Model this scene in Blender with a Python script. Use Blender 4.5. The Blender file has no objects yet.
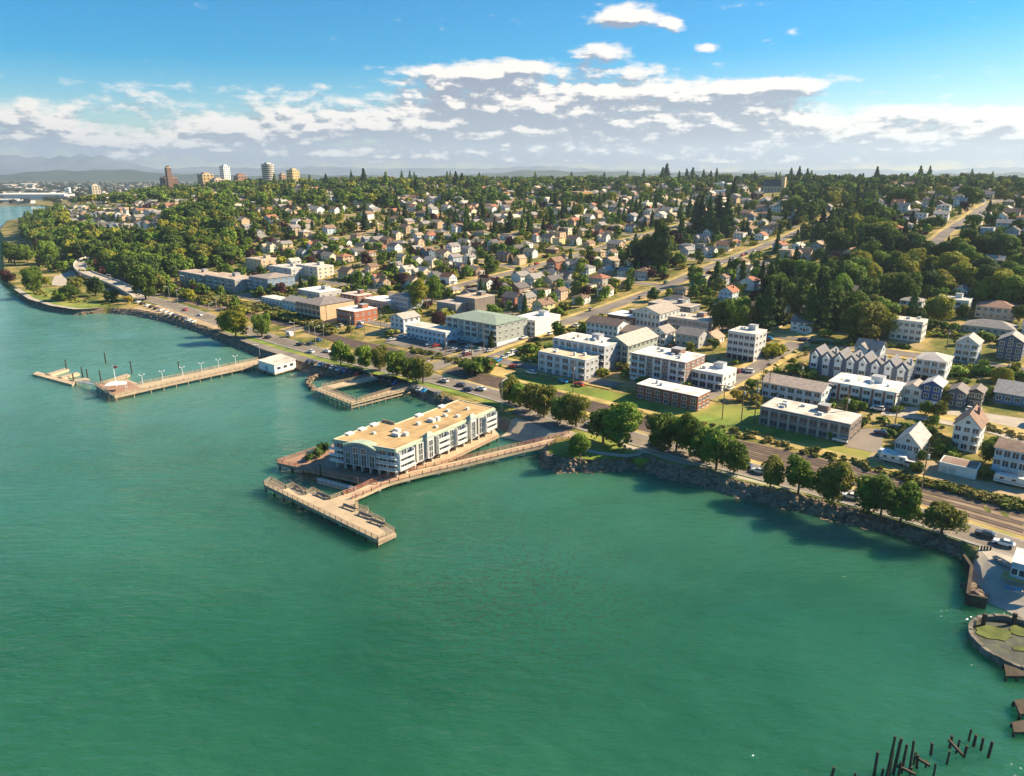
import bpy, math, random
import numpy as np
from mathutils import Vector, Matrix
R = math.radians
SC = bpy.context.scene
COL = SC.collection
random.seed(7); RNG = np.random.default_rng(7)

# ---------------------------------------------------------------- camera
F = 720.0; H = 90.0; YH = 172.0                 # focal length in pixels, camera height, row of the horizon
PIT = math.atan((388-YH)/F); cp, sp = math.cos(PIT), math.sin(PIT)
cam = bpy.data.cameras.new('camera'); camo = bpy.data.objects.new('camera', cam); COL.objects.link(camo)
cam.sensor_fit = 'HORIZONTAL'; cam.sensor_width = 36; cam.lens = 36*F/1024
cam.clip_start = 1; cam.clip_end = 60000
camo.location = (0, 0, H); camo.rotation_euler = (math.pi/2-PIT, 0, 0)
SC.camera = camo

# ---------------------------------------------------------------- light
SUN_EL = 33.0; SUN_AZ = math.degrees(math.atan2(.93, .25))      # azimuth from +Y towards +X
sd = Vector((math.sin(R(SUN_AZ))*math.cos(R(SUN_EL)), math.cos(R(SUN_AZ))*math.cos(R(SUN_EL)), math.sin(R(SUN_EL))))
sun = bpy.data.lights.new('sun', 'SUN'); suno = bpy.data.objects.new('sun', sun); COL.objects.link(suno)
sun.energy = 5.0; sun.angle = R(.5); sun.color = (1.0, .81, .54)
suno.rotation_euler = sd.to_track_quat('Z', 'Y').to_euler()
SC.view_settings.view_transform = 'Standard'; SC.view_settings.look = 'None'
SC.view_settings.exposure = 1.3; SC.view_settings.gamma = 1; SC.view_settings.use_curve_mapping = False

W = bpy.data.worlds.new('World'); SC.world = W; W.use_nodes = True
def build_world():
    nt = W.node_tree; N = nt.nodes; L = nt.links; N.clear()
    def nd(t, **k):
        n = N.new(t)
        for a, b in k.items(): setattr(n, a, b)
        return n
    def m(op, a, b=None, c=None, clamp=False):
        n = nd('ShaderNodeMath', operation=op, use_clamp=clamp)
        for i, v in enumerate((a, b, c)):
            if v is None: continue
            if isinstance(v, (int, float)): n.inputs[i].default_value = v
            else: L.new(v, n.inputs[i])
        return n.outputs[0]
    sky = nd('ShaderNodeTexSky', sky_type='NISHITA', sun_disc=False)
    sky.sun_elevation = R(SUN_EL); sky.sun_rotation = R(SUN_AZ); sky.altitude = 90
    sky.air_density = 1.0; sky.dust_density = .6; sky.ozone_density = 3.0
    hs = nd('ShaderNodeHueSaturation'); hs.inputs['Saturation'].default_value = 2.0; hs.inputs['Hue'].default_value = .496
    L.new(sky.outputs[0], hs.inputs['Color'])
    tc = nd('ShaderNodeTexCoord'); sx = nd('ShaderNodeSeparateXYZ'); L.new(tc.outputs['Generated'], sx.inputs[0])
    az = m('ARCTAN2', sx.outputs[0], sx.outputs[1]); el = m('ARCSINE', sx.outputs[2])
    # cloud banks: (azimuth deg, elevation deg, half width, half height, strength)
    px = [(570,104,170,32,.74),(600,140,330,26,.55),(290,142,230,18,.33),(900,142,170,24,.5),(80,146,120,16,.32),(470,76,75,13,.6),
          (150,92,120,12,.24),(320,98,80,14,.22),(660,98,110,12,.55),(965,118,62,11,.62),(25,113,50,13,.68),(205,123,34,6,.5),
          (622,15,38,10,.78),(672,24,15,6,.7),(597,49,30,9,.8),(706,47,13,6,.62),(776,87,40,8,.8),(520,68,38,7,.5),(540,152,560,16,.5),(620,125,150,22,.4),(380,120,200,18,.35),(800,140,150,18,.4)]
    blobs = []
    for x, y, a, b, s in px:
        u = (x-512)/F; v = (388-y)/F; d = Vector((u, cp+v*sp, -sp+v*cp)).normalized()
        blobs.append((math.atan2(d.x, d.y), math.asin(d.z), a/F*.94, b/F*.94, s))
    def dens(de, dz=0.0):
        cx = nd('ShaderNodeCombineXYZ'); L.new(m('ADD', az, dz), cx.inputs[0]); L.new(m('ADD', el, de), cx.inputs[1])
        acc = None
        for a, e, wa, wb, s in blobs:
            v1 = nd('ShaderNodeVectorMath', operation='SUBTRACT'); L.new(cx.outputs[0], v1.inputs[0]); v1.inputs[1].default_value = (a, e, 0)
            v2 = nd('ShaderNodeVectorMath', operation='MULTIPLY'); L.new(v1.outputs[0], v2.inputs[0]); v2.inputs[1].default_value = (1/wa, 1/wb, 0)
            v3 = nd('ShaderNodeVectorMath', operation='DOT_PRODUCT'); L.new(v2.outputs[0], v3.inputs[0]); L.new(v2.outputs[0], v3.inputs[1])
            g = m('POWER', .3679, v3.outputs['Value'])
            acc = m('MULTIPLY_ADD', g, s, acc if acc is not None else 0.0)
        acc = m('MINIMUM', acc, .85)
        def nz(sx_, sy_, det, off):
            mp = nd('ShaderNodeVectorMath', operation='MULTIPLY_ADD'); L.new(cx.outputs[0], mp.inputs[0])
            mp.inputs[1].default_value = (sx_, sy_, 1); mp.inputs[2].default_value = (off, off*1.7, off*.3)
            t = nd('ShaderNodeTexNoise', noise_dimensions='2D'); t.inputs['Scale'].default_value = 1; t.inputs['Detail'].default_value = det
            t.inputs['Roughness'].default_value = .58; L.new(mp.outputs[0], t.inputs['Vector']); return t.outputs['Fac']
        n1 = nz(8, 40, 7, 3.1); n2 = nz(38, 84, 8, 9.7)
        nn = m('MULTIPLY_ADD', n1, 1.15, m('MULTIPLY', n2, .85))
        return m('ADD', acc, m('SUBTRACT', nn, 1.27))
    d0 = dens(0.0); d1 = dens(.010, .006); d2 = dens(.026, .012)
    cov = nd('ShaderNodeMapRange', interpolation_type='SMOOTHSTEP'); L.new(d0, cov.inputs[0])
    cov.inputs[1].default_value = -.02; cov.inputs[2].default_value = .42; cov.inputs[3].default_value = 0; cov.inputs[4].default_value = .93
    lit = nd('ShaderNodeMapRange', interpolation_type='SMOOTHSTEP'); L.new(m('MULTIPLY_ADD', m('MAXIMUM', d2, -.25), -.42, m('MULTIPLY', m('SUBTRACT', d0, d1), 1.8)), lit.inputs[0])
    lit.inputs[1].default_value = -.24; lit.inputs[2].default_value = .3; lit.inputs[3].default_value = 0; lit.inputs[4].default_value = 1
    cr = nd('ShaderNodeMix', data_type='RGBA'); L.new(lit.outputs[0], cr.inputs['Factor'])
    cr.inputs[6].default_value = (2.2, 2.3, 2.9, 1); cr.inputs[7].default_value = (8.4, 7.5, 6.6, 1)
    mx = nd('ShaderNodeMix', data_type='RGBA'); L.new(cov.outputs[0], mx.inputs['Factor']); L.new(hs.outputs[0], mx.inputs[6]); L.new(cr.outputs[2], mx.inputs[7])
    bg = nd('ShaderNodeBackground'); bg.inputs['Strength'].default_value = .061; L.new(mx.outputs[2], bg.inputs['Color'])
    out = nd('ShaderNodeOutputWorld'); L.new(bg.outputs[0], out.inputs['Surface'])
build_world()
SC.cycles.use_denoising = True; SC.cycles.max_bounces = 6; SC.cycles.volume_bounces = 0
SC.cycles.transparent_max_bounces = 8; SC.cycles.use_adaptive_sampling = True; SC.cycles.adaptive_threshold = .02

# ---------------------------------------------------------------- helpers
def hexc(c):
    if isinstance(c, tuple): return c
    v = [int(c[i:i+2], 16)/255 for i in (0, 2, 4)]
    return tuple(x/12.92 if x <= .04045 else ((x+.055)/1.055)**2.4 for x in v)
class MB:
    def __init__(s): s.V = []; s.F = []; s.M = []
    def face(s, pts, m=0):
        k = len(s.V); s.V += [tuple(p) for p in pts]; s.F.append(tuple(range(k, k+len(pts)))); s.M.append(m)
    def mesh(s, vs, fs, m=0):
        k = len(s.V); s.V += [tuple(p) for p in vs]
        for f in fs: s.F.append(tuple(i+k for i in f)); s.M.append(m)
    def box(s, x0, x1, y0, y1, z0, z1, m=0):
        s.mesh([(x0,y0,z0),(x1,y0,z0),(x1,y1,z0),(x0,y1,z0),(x0,y0,z1),(x1,y0,z1),(x1,y1,z1),(x0,y1,z1)],
               [(0,3,2,1),(4,5,6,7),(0,1,5,4),(1,2,6,5),(2,3,7,6),(3,0,4,7)], m)
    def prism(s, poly, z0, z1, m=0, mt=None):
        n = len(poly)
        a = sum(poly[i][0]*poly[(i+1)%n][1]-poly[(i+1)%n][0]*poly[i][1] for i in range(n))
        if a < 0: poly = poly[::-1]
        k = len(s.V); s.V += [(p[0],p[1],z0) for p in poly]+[(p[0],p[1],z1) for p in poly]
        for i in range(n): s.F.append((k+i,k+(i+1)%n,k+n+(i+1)%n,k+n+i)); s.M.append(m)
        s.F.append(tuple(k+n+i for i in range(n))); s.M.append(m if mt is None else mt)
        s.F.append(tuple(k+n-1-i for i in range(n))); s.M.append(m)
    def tube(s, p0, p1, r0, r1=None, n=6, m=0, cap=True):
        r1 = r0 if r1 is None else r1
        p0 = Vector(p0); p1 = Vector(p1); d = (p1-p0).normalized(); u = d.orthogonal().normalized(); v = d.cross(u)
        k = len(s.V)
        for p, r in ((p0,r0),(p1,r1)):
            for i in range(n):
                a = 2*math.pi*i/n; s.V.append(tuple(p+u*(r*math.cos(a))+v*(r*math.sin(a))))
        for i in range(n): s.F.append((k+i,k+(i+1)%n,k+n+(i+1)%n,k+n+i)); s.M.append(m)
        if cap: s.F.append(tuple(k+n+i for i in range(n))); s.M.append(m); s.F.append(tuple(k+n-1-i for i in range(n))); s.M.append(m)
    def beam(s, p0, p1, w, h, m=0):          # box along a horizontal-ish segment, h below and above the line
        p0 = Vector(p0); p1 = Vector(p1); d = (p1-p0); q = Vector((-d.y, d.x, 0)).normalized()*(w/2); z = Vector((0,0,h/2))
        s.mesh([p0-q-z,p0+q-z,p0+q+z,p0-q+z,p1-q-z,p1+q-z,p1+q+z,p1-q+z],[(0,1,2,3),(7,6,5,4),(0,4,5,1),(1,5,6,2),(2,6,7,3),(3,7,4,0)], m)
    def strip(s, pts, w, m=0, off=0.0, z=None, dz=.05, step=None):      # flat ribbon over the ground
        pts = resample(pts, step) if step else pts
        L_ = []
        for i, p in enumerate(pts):
            a = pts[max(0,i-1)]; b = pts[min(len(pts)-1,i+1)]
            d = Vector((b[0]-a[0], b[1]-a[1], 0)).normalized(); q = Vector((-d.y, d.x, 0))
            wi = w if not callable(w) else w(i/(len(pts)-1))
            l = [Vector((p[0],p[1],0))+q*(off+wi/2), Vector((p[0],p[1],0))+q*off, Vector((p[0],p[1],0))+q*(off-wi/2)]
            for c in l: c.z = (hxy(c.x, c.y) if z is None else z)+dz
            L_.append(l)
        for a, b in zip(L_, L_[1:]):
            s.face([a[1],b[1],b[0],a[0]], m); s.face([a[2],b[2],b[1],a[1]], m)
    def build(s, name, mats, parent=None, color=None, smooth=False):
        me = bpy.data.meshes.new(name); me.from_pydata(s.V, [], s.F)
        mats = mats if isinstance(mats, (list, tuple)) else [mats]
        for x in mats: me.materials.append(x)
        if len(mats) > 1: me.polygons.foreach_set('material_index', s.M)
        if smooth: me.polygons.foreach_set('use_smooth', [True]*len(s.F))
        me.update()
        return put(name, me, parent, color)
def put(name, me, parent=None, color=None):
    o = bpy.data.objects.new(name, me); COL.objects.link(o)
    if parent is not None: o.parent = parent
    if color is not None: o.color = (*color[:3], 1)
    return o
def offset_children(root):      # children were built in world coordinates
    for c in root.children: c.location = -Vector(root.location)
def tag(o, label=None, cat=None, group=None, kind=None):
    if label: o['label'] = label
    if cat: o['category'] = cat
    if group: o['group'] = group
    if kind: o['kind'] = kind
    return o
def thing(name, label, cat, loc=(0,0,0), rz=0.0, group=None):
    o = bpy.data.objects.new(name, None); COL.objects.link(o); o.empty_display_size = .5
    o.location = loc; o.rotation_euler = (0, 0, rz)
    return tag(o, label, cat, group)
def resample(pts, step):
    out = [tuple(pts[0][:2])]
    for a, b in zip(pts, pts[1:]):
        d = math.hypot(b[0]-a[0], b[1]-a[1]); n = max(1, int(d/step))
        out += [(a[0]+(b[0]-a[0])*i/n, a[1]+(b[1]-a[1])*i/n) for i in range(1, n+1)]
    return out
def smooth_line(pts, it=2):
    for _ in range(it):
        q = [pts[0]]
        for a, b in zip(pts, pts[1:]):
            q += [tuple(.75*a[i]+.25*b[i] for i in range(2)), tuple(.25*a[i]+.75*b[i] for i in range(2))]
        pts = q+[pts[-1]]
    return pts
def inside(p, poly):
    x, y = p; r = False; n = len(poly)
    for i in range(n):
        x1, y1 = poly[i][:2]; x2, y2 = poly[(i+1)%n][:2]
        if (y1 > y) != (y2 > y) and x < (x2-x1)*(y-y1)/(y2-y1)+x1: r = not r
    return r
NTH = 'first second third fourth fifth sixth seventh eighth ninth tenth eleventh twelfth thirteenth fourteenth fifteenth sixteenth seventeenth eighteenth nineteenth twentieth twenty-first twenty-second twenty-third twenty-fourth twenty-fifth twenty-sixth twenty-seventh twenty-eighth'.split()
ROT = math.atan2(-.645, .764)       # facades face the water

# ---------------------------------------------------------------- materials
def material(name, base=(.5,.5,.5), rough=.8, var=.15, scale=.3, bump=0.0, objcolor=False, metallic=0.0, spec=.3, bands=None, stain=None, transl=0.0, objrand=0.0, coord='Object'):
    m = bpy.data.materials.new(name); m.use_nodes = True
    N = m.node_tree.nodes; L = m.node_tree.links; b = N['Principled BSDF']
    b.inputs['Roughness'].default_value = rough; b.inputs['Metallic'].default_value = metallic; b.inputs['Specular IOR Level'].default_value = spec
    tc = N.new('ShaderNodeTexCoord')
    vec = tc.outputs['Object'] if coord == 'Object' else None
    if vec is None: g = N.new('ShaderNodeNewGeometry'); vec = g.outputs['Position']
    if objcolor: oi = N.new('ShaderNodeObjectInfo'); src = oi.outputs['Color']
    else: rg = N.new('ShaderNodeRGB'); rg.outputs[0].default_value = (*hexc(base), 1); src = rg.outputs[0]
    def noise(sc, det=4):
        n = N.new('ShaderNodeTexNoise'); n.inputs['Scale'].default_value = sc; n.inputs['Detail'].default_value = det; L.new(vec, n.inputs['Vector']); return n.outputs['Fac']
    def rng(f, lo, hi, a=.3, c=.7):
        r = N.new('ShaderNodeMapRange'); L.new(f, r.inputs[0]); r.inputs[1].default_value = a; r.inputs[2].default_value = c; r.inputs[3].default_value = lo; r.inputs[4].default_value = hi; return r.outputs[0]
    def scalec(c, f):
        v = N.new('ShaderNodeVectorMath'); v.operation = 'SCALE'; L.new(c, v.inputs[0]); L.new(f, v.inputs['Scale']); return v.outputs[0]
    if var:
        src = scalec(src, rng(noise(scale, 5), 1-var, 1+var)); 
    if objrand:
        oi2 = N.new('ShaderNodeObjectInfo'); src = scalec(src, rng(oi2.outputs['Random'], 1-objrand, 1+objrand, 0, 1))
    if stain:                               # (colour, scale, lo, hi)
        mx = N.new('ShaderNodeMix'); mx.data_type = 'RGBA'; L.new(rng(noise(stain[1], 6), 0, 1, stain[2], stain[3]), mx.inputs['Factor']); L.new(src, mx.inputs[6]); mx.inputs[7].default_value = (*hexc(stain[0]), 1); src = mx.outputs[2]
    if bands:                               # (axis, per metre, depth): boards, courses, seams
        wv = N.new('ShaderNodeTexWave'); wv.wave_type = 'BANDS'; wv.bands_direction = bands[0]; wv.inputs['Scale'].default_value = bands[1]/3.1416*1.57; wv.inputs['Distortion'].default_value = bands[3] if len(bands) > 3 else 0
        L.new(vec, wv.inputs['Vector']); src = scalec(src, rng(wv.outputs['Fac'], 1-bands[2], 1.0, 0, .35))
    L.new(src, b.inputs['Base Color'])
    if bump:
        bp = N.new('ShaderNodeBump'); bp.inputs['Strength'].default_value = bump; bp.inputs['Distance'].default_value = .3; L.new(noise(scale*4, 5), bp.inputs['Height']); L.new(bp.outputs[0], b.inputs['Normal'])
    if transl:
        tr = N.new('ShaderNodeBsdfTranslucent'); L.new(src, tr.inputs['Color']); ms = N.new('ShaderNodeMixShader'); ms.inputs[0].default_value = transl
        L.new(b.outputs[0], ms.inputs[1]); L.new(tr.outputs[0], ms.inputs[2]); L.new(ms.outputs[0], N['Material Output'].inputs['Surface'])
    return m
M = {}
M['paint'] = material('wall_paint', objcolor=True, rough=.75, var=.1, scale=.35, bands=('Z', 2.2, .12))
M['stucco'] = material('stucco', objcolor=True, rough=.85, var=.12, scale=.4)
M['brick'] = material('brick', objcolor=True, rough=.9, var=.25, scale=1.2, bands=('Z', 3.0, .25))
M['shingle'] = material('shingle', objcolor=True, rough=.9, var=.22, scale=.8, bump=.3, bands=('Z', 2.0, .2))
M['membrane'] = material('roof_membrane', objcolor=True, rough=.85, var=.22, scale=.18, stain=((.3,.26,.2), .22, .5, .78))
M['trim'] = material('white_trim', (.74,.73,.7), .6, .08, .5)
M['greytrim'] = material('grey_trim', (.36,.37,.38), .6, .1, .5)
M['hotelroof'] = material('hotel_roof_membrane', (.5,.345,.165), .9, .2, .3, stain=((.3,.2,.1), .16, .48, .72), bands=('X', .35, .16))
M['glass'] = material('window_glass', (.05,.065,.08), .12, .25, .35, spec=.6)
M['door'] = material('painted_door', objcolor=True, rough=.5, var=.1)
M['dark'] = material('dark_panel', (.03,.03,.035), .9, .2)
M['metal'] = material('galvanised_metal', (.5,.51,.52), .45, .15, .6, metallic=.5)
M['whitemetal'] = material('white_metal', (.75,.76,.76), .4, .08, .6)
M['unit'] = material('rooftop_unit_paint', (.6,.6,.58), .5, .12, .6)
M['asphalt'] = material('asphalt', (.2,.172,.145), .92, .25, .12, stain=((.27,.23,.19), .05, .5, .75), coord='W')
M['lot'] = material('worn_asphalt', (.19,.165,.145), .92, .25, .12, stain=((.28,.24,.19), .06, .45, .75), coord='W')
M['pave'] = material('concrete_walk', (.42,.37,.3), .9, .15, .25, coord='W')
M['ballast'] = material('rail_ballast', (.25,.18,.115), .95, .35, .25, stain=((.33,.25,.16), .1, .5, .7), coord='W')
M['rail'] = material('rail_steel', (.2,.17,.15), .4, .1, metallic=.6)
M['sleeper'] = material('rail_sleeper', (.15,.105,.075), .95, .3)
M['line'] = material('road_paint', (.6,.58,.5), .8, .2, .6)
M['yline'] = material('yellow_road_paint', (.36,.27,.11), .8, .3, .6)
M['lawn'] = material('lawn_grass', (.16,.22,.035), .95, .4, .12, stain=((.34,.3,.07), .05, .45, .7), coord='W')
M['dry'] = material('dry_grass', (.48,.36,.13), .95, .3, .15, stain=((.22,.22,.06), .06, .52, .72), coord='W')
M['dirt'] = material('bare_dirt', (.4,.3,.18), .95, .25, .1, coord='W')
M['sand'] = material('beach_sand', (.4,.34,.25), .95, .2, .12, stain=((.2,.19,.13), .15, .5, .75), coord='W')
M['deck'] = material('timber_deck', (.5,.39,.26), .85, .16, .25, bands=('X', 3.0, .18), coord='W')
M['reddeck'] = material('red_brown_deck', (.36,.22,.15), .85, .2, .25, bands=('X', 3.0, .2), coord='W')
M['redrail'] = material('red_brown_rail', (.42,.2,.14), .7, .15, .5)
M['timber'] = material('weathered_timber', (.36,.28,.2), .9, .25, .6)
M['darkconc'] = material('wet_concrete', (.15,.13,.105), .9, .3, .4, stain=((.28,.25,.2), .5, .5, .7))
M['pile'] = material('dark_pile', (.07,.055,.04), .95, .3, .5)
M['paleconc'] = material('pale_concrete', (.5,.46,.4), .85, .15, .4)
M['conc'] = material('concrete', (.34,.31,.27), .9, .2, .3, stain=((.16,.16,.11), .4, .5, .75))
M['rock'] = material('riprap_rock', (.2,.145,.1), .95, .5, .5, bump=.4, stain=((.32,.27,.2), .8, .5, .7), coord='W')
M['moss'] = material('moss', (.1,.125,.028), .95, .35, .4)
M['bark'] = material('bark', (.1,.075,.055), .95, .25, 1.5)
M['leaf'] = material('broad_leaf', objcolor=True, rough=.75, var=.5, scale=.55, transl=.3, spec=.15, objrand=.12)
M['needle'] = material('conifer_needle', objcolor=True, rough=.85, var=.45, scale=.6, transl=.1, spec=.1, objrand=.12)
M['carpaint'] = material('car_paint', objcolor=True, rough=.25, var=.03, spec=.6)
M['tyre'] = material('tyre', (.02,.02,.02), .8, .1)
M['pole'] = material('pole_wood', (.22,.16,.11), .9, .2, .8)
M['canvas'] = material('canvas', objcolor=True, rough=.8, var=.06)
def leaf_mass(name, cols, sc):
    m = bpy.data.materials.new(name); m.use_nodes = True; N = m.node_tree.nodes; L = m.node_tree.links; b = N['Principled BSDF']
    g = N.new('ShaderNodeNewGeometry'); n = N.new('ShaderNodeTexNoise'); n.inputs['Scale'].default_value = sc; n.inputs['Detail'].default_value = 3; L.new(g.outputs['Position'], n.inputs['Vector'])
    r = N.new('ShaderNodeValToRGB'); L.new(n.outputs['Fac'], r.inputs[0])
    while len(r.color_ramp.elements) < len(cols): r.color_ramp.elements.new(.5)
    for i, c in enumerate(cols):
        r.color_ramp.elements[i].position = .3+.42*i/(len(cols)-1); r.color_ramp.elements[i].color = (*c, 1)
    n2 = N.new('ShaderNodeTexNoise'); n2.inputs['Scale'].default_value = .5; L.new(g.outputs['Position'], n2.inputs['Vector'])
    mr = N.new('ShaderNodeMapRange'); L.new(n2.outputs['Fac'], mr.inputs[0]); mr.inputs[1].default_value = .3; mr.inputs[2].default_value = .7; mr.inputs[3].default_value = .6; mr.inputs[4].default_value = 1.4
    v = N.new('ShaderNodeVectorMath'); v.operation = 'SCALE'; L.new(r.outputs[0], v.inputs[0]); L.new(mr.outputs[0], v.inputs['Scale'])
    L.new(v.outputs[0], b.inputs['Base Color']); b.inputs['Roughness'].default_value = .85; b.inputs['Specular IOR Level'].default_value = .1
    return m
M['wood'] = leaf_mass('woodland_leaf', [(.035,.05,.016),(.05,.075,.02),(.1,.12,.024),(.06,.055,.02)], .045)
M['ivy'] = leaf_mass('bank_leaf', [(.07,.085,.02),(.13,.15,.03),(.24,.2,.06),(.1,.12,.025)], .09)

def water_material():
    m = bpy.data.materials.new('sea_water'); m.use_nodes = True; N = m.node_tree.nodes; L = m.node_tree.links; b = N['Principled BSDF']
    g = N.new('ShaderNodeNewGeometry')
    def noise(sc, det, sx=1, sy=1, rz=0):
        mp = N.new('ShaderNodeMapping'); mp.inputs['Scale'].default_value = (sx, sy, 1); mp.inputs['Rotation'].default_value = (0,0,rz); L.new(g.outputs['Position'], mp.inputs['Vector'])
        n = N.new('ShaderNodeTexNoise'); n.inputs['Scale'].default_value = sc; n.inputs['Detail'].default_value = det; n.inputs['Roughness'].default_value = .6; L.new(mp.outputs[0], n.inputs['Vector']); return n.outputs['Fac']
    r = N.new('ShaderNodeValToRGB'); L.new(noise(.011, 4, 1, 1.4, .5), r.inputs[0])
    r.color_ramp.elements[0].position = .32; r.color_ramp.elements[0].color = (.011,.082,.042,1)
    r.color_ramp.elements[1].position = .7; r.color_ramp.elements[1].color = (.026,.13,.072,1)
    mx = N.new('ShaderNodeMix'); mx.data_type = 'RGBA'       # weed and silt drifting off the pier
    mr = N.new('ShaderNodeMapRange'); L.new(noise(.9, 8), mr.inputs[0]); mr.inputs[1].default_value = .5; mr.inputs[2].default_value = .6; mr.inputs[4].default_value = .9
    sep = N.new('ShaderNodeVectorMath'); sep.operation = 'DISTANCE'; L.new(g.outputs['Position'], sep.inputs[0]); sep.inputs[1].default_value = (*at(520,575)[:2], 0)
    mr2 = N.new('ShaderNodeMapRange'); L.new(sep.outputs['Value'], mr2.inputs[0]); mr2.inputs[1].default_value = 52; mr2.inputs[2].default_value = 8
    mm = N.new('ShaderNodeMath'); mm.operation = 'MULTIPLY'; L.new(mr.outputs[0], mm.inputs[0]); L.new(mr2.outputs[0], mm.inputs[1])
    L.new(mm.outputs[0], mx.inputs['Factor']); L.new(r.outputs[0], mx.inputs[6]); mx.inputs[7].default_value = (.028,.06,.03,1)
    # paler far water: grazing sky reflection painted into the colour, with patchy silt
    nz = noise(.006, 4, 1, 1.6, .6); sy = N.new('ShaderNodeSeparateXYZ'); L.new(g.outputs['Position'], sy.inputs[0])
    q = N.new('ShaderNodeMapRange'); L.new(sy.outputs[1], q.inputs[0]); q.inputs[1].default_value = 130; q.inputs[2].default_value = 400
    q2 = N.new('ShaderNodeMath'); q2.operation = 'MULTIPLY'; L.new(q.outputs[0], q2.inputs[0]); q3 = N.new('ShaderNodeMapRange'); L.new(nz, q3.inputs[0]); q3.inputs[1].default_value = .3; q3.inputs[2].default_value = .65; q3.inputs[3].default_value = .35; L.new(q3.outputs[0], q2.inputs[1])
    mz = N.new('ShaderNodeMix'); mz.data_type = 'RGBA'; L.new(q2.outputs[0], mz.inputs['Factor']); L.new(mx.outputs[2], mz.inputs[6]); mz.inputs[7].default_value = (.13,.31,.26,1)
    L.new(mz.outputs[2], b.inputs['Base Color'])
    m.node_tree.nodes['Principled BSDF'].subsurface_method = 'BURLEY'; b.inputs['Subsurface Weight'].default_value = 1; b.inputs['Subsurface Radius'].default_value = (4,9,8); b.inputs['Subsurface Scale'].default_value = 1.2
    b.inputs['Roughness'].default_value = .1; b.inputs['IOR'].default_value = 1.333; b.inputs['Specular IOR Level'].default_value = .55
    h1 = noise(.22, 3, 1, 2.2, .35); h2 = noise(.85, 3, 1, 1.8, .2); h3 = noise(.06, 2, 1, 2, .5)
    a = N.new('ShaderNodeMath'); a.operation = 'MULTIPLY_ADD'; L.new(h2, a.inputs[0]); a.inputs[1].default_value = .12; L.new(h1, a.inputs[2])
    a2 = N.new('ShaderNodeMath'); a2.operation = 'MULTIPLY_ADD'; L.new(h3, a2.inputs[0]); a2.inputs[1].default_value = 1.3; L.new(a.outputs[0], a2.inputs[2])
    bp = N.new('ShaderNodeBump'); wl = N.new('ShaderNodeMapRange'); L.new(noise(.018, 3, 1, 2.4, .55), wl.inputs[0]); wl.inputs[1].default_value = .35; wl.inputs[2].default_value = .65; wl.inputs[3].default_value = .4; wl.inputs[4].default_value = 1.0; L.new(wl.outputs[0], bp.inputs['Strength']); bp.inputs['Distance'].default_value = 1.2; L.new(a2.outputs[0], bp.inputs['Height']); L.new(bp.outputs[0], b.inputs['Normal'])
    return m
def ground_material():
    m = bpy.data.materials.new('hillside_ground'); m.use_nodes = True; N = m.node_tree.nodes; L = m.node_tree.links; b = N['Principled BSDF']
    g = N.new('ShaderNodeNewGeometry')
    n = N.new('ShaderNodeTexNoise'); n.inputs['Scale'].default_value = .05; n.inputs['Detail'].default_value = 9; n.inputs['Roughness'].default_value = .74; L.new(g.outputs['Position'], n.inputs['Vector'])
    r = N.new('ShaderNodeValToRGB'); L.new(n.outputs['Fac'], r.inputs[0]); e = r.color_ramp.elements
    for _ in range(3): e.new(.5)
    for i, (p, c) in enumerate([(.36,(.06,.08,.02)),(.45,(.12,.14,.032)),(.51,(.22,.19,.06)),(.57,(.4,.29,.11)),(.66,(.36,.29,.19))]): e[i].position = p; e[i].color = (*c, 1)
    L.new(r.outputs[0], b.inputs['Base Color']); b.inputs['Roughness'].default_value = .95; b.inputs['Specular IOR Level'].default_value = .1
    return m
ES = (-.764, .645); EN = (.645, .764)          # along the shore / inland
SH = 3.4                                        # level of the waterfront shelf
def ray(x, y):
    u = (x-512)/F; v = (388-y)/F
    return (u, cp+v*sp, -sp+v*cp)
def at(x, y, z=0.0):
    d = ray(x, y); t = (z-H)/d[2]
    return (d[0]*t, d[1]*t, z)
def sn(p): return (p[0]*ES[0]+p[1]*ES[1], p[0]*EN[0]+p[1]*EN[1])
_det = ES[0]*EN[1]-ES[1]*EN[0]
def xy(s, n): return ((s*EN[1]-ES[1]*n)/_det, (ES[0]*n-s*EN[0])/_det)
def proj(X, Y, Z):
    dz = Z-H; dep = Y*cp-dz*sp; up = Y*sp+dz*cp
    return (512+F*X/dep, 388-F*up/dep, dep)
SHORE_PX = [(0,240),(0,283),(14,294),(28,304),(50,311),(75,315),(105,313),(130,315),(165,322),(178,326),(200,333),(225,343),(258,357),(297,370),(315,376),(375,379),(432,403),(500,430),(530,436),(552,447),(540,458),(541,467),(560,472),(600,472),(640,468),(665,478),(700,483),(720,492),(760,502),(800,511),(850,524),(900,535),(940,548),(965,560),(973,575)]
_sh = [sn(at(*p)) for p in SHORE_PX]
_sh = [(-700,182),(-60,170),(-10,172),(3,175),(11,178)]+sorted(_sh)+[(1330,350),(1600,445),(1800,560),(2050,690),(2600,760)]
SH_S = np.array([a for a,b in _sh]); SH_N = np.array([b for a,b in _sh])
def shore(s): return float(np.interp(s, SH_S, SH_N))
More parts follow.
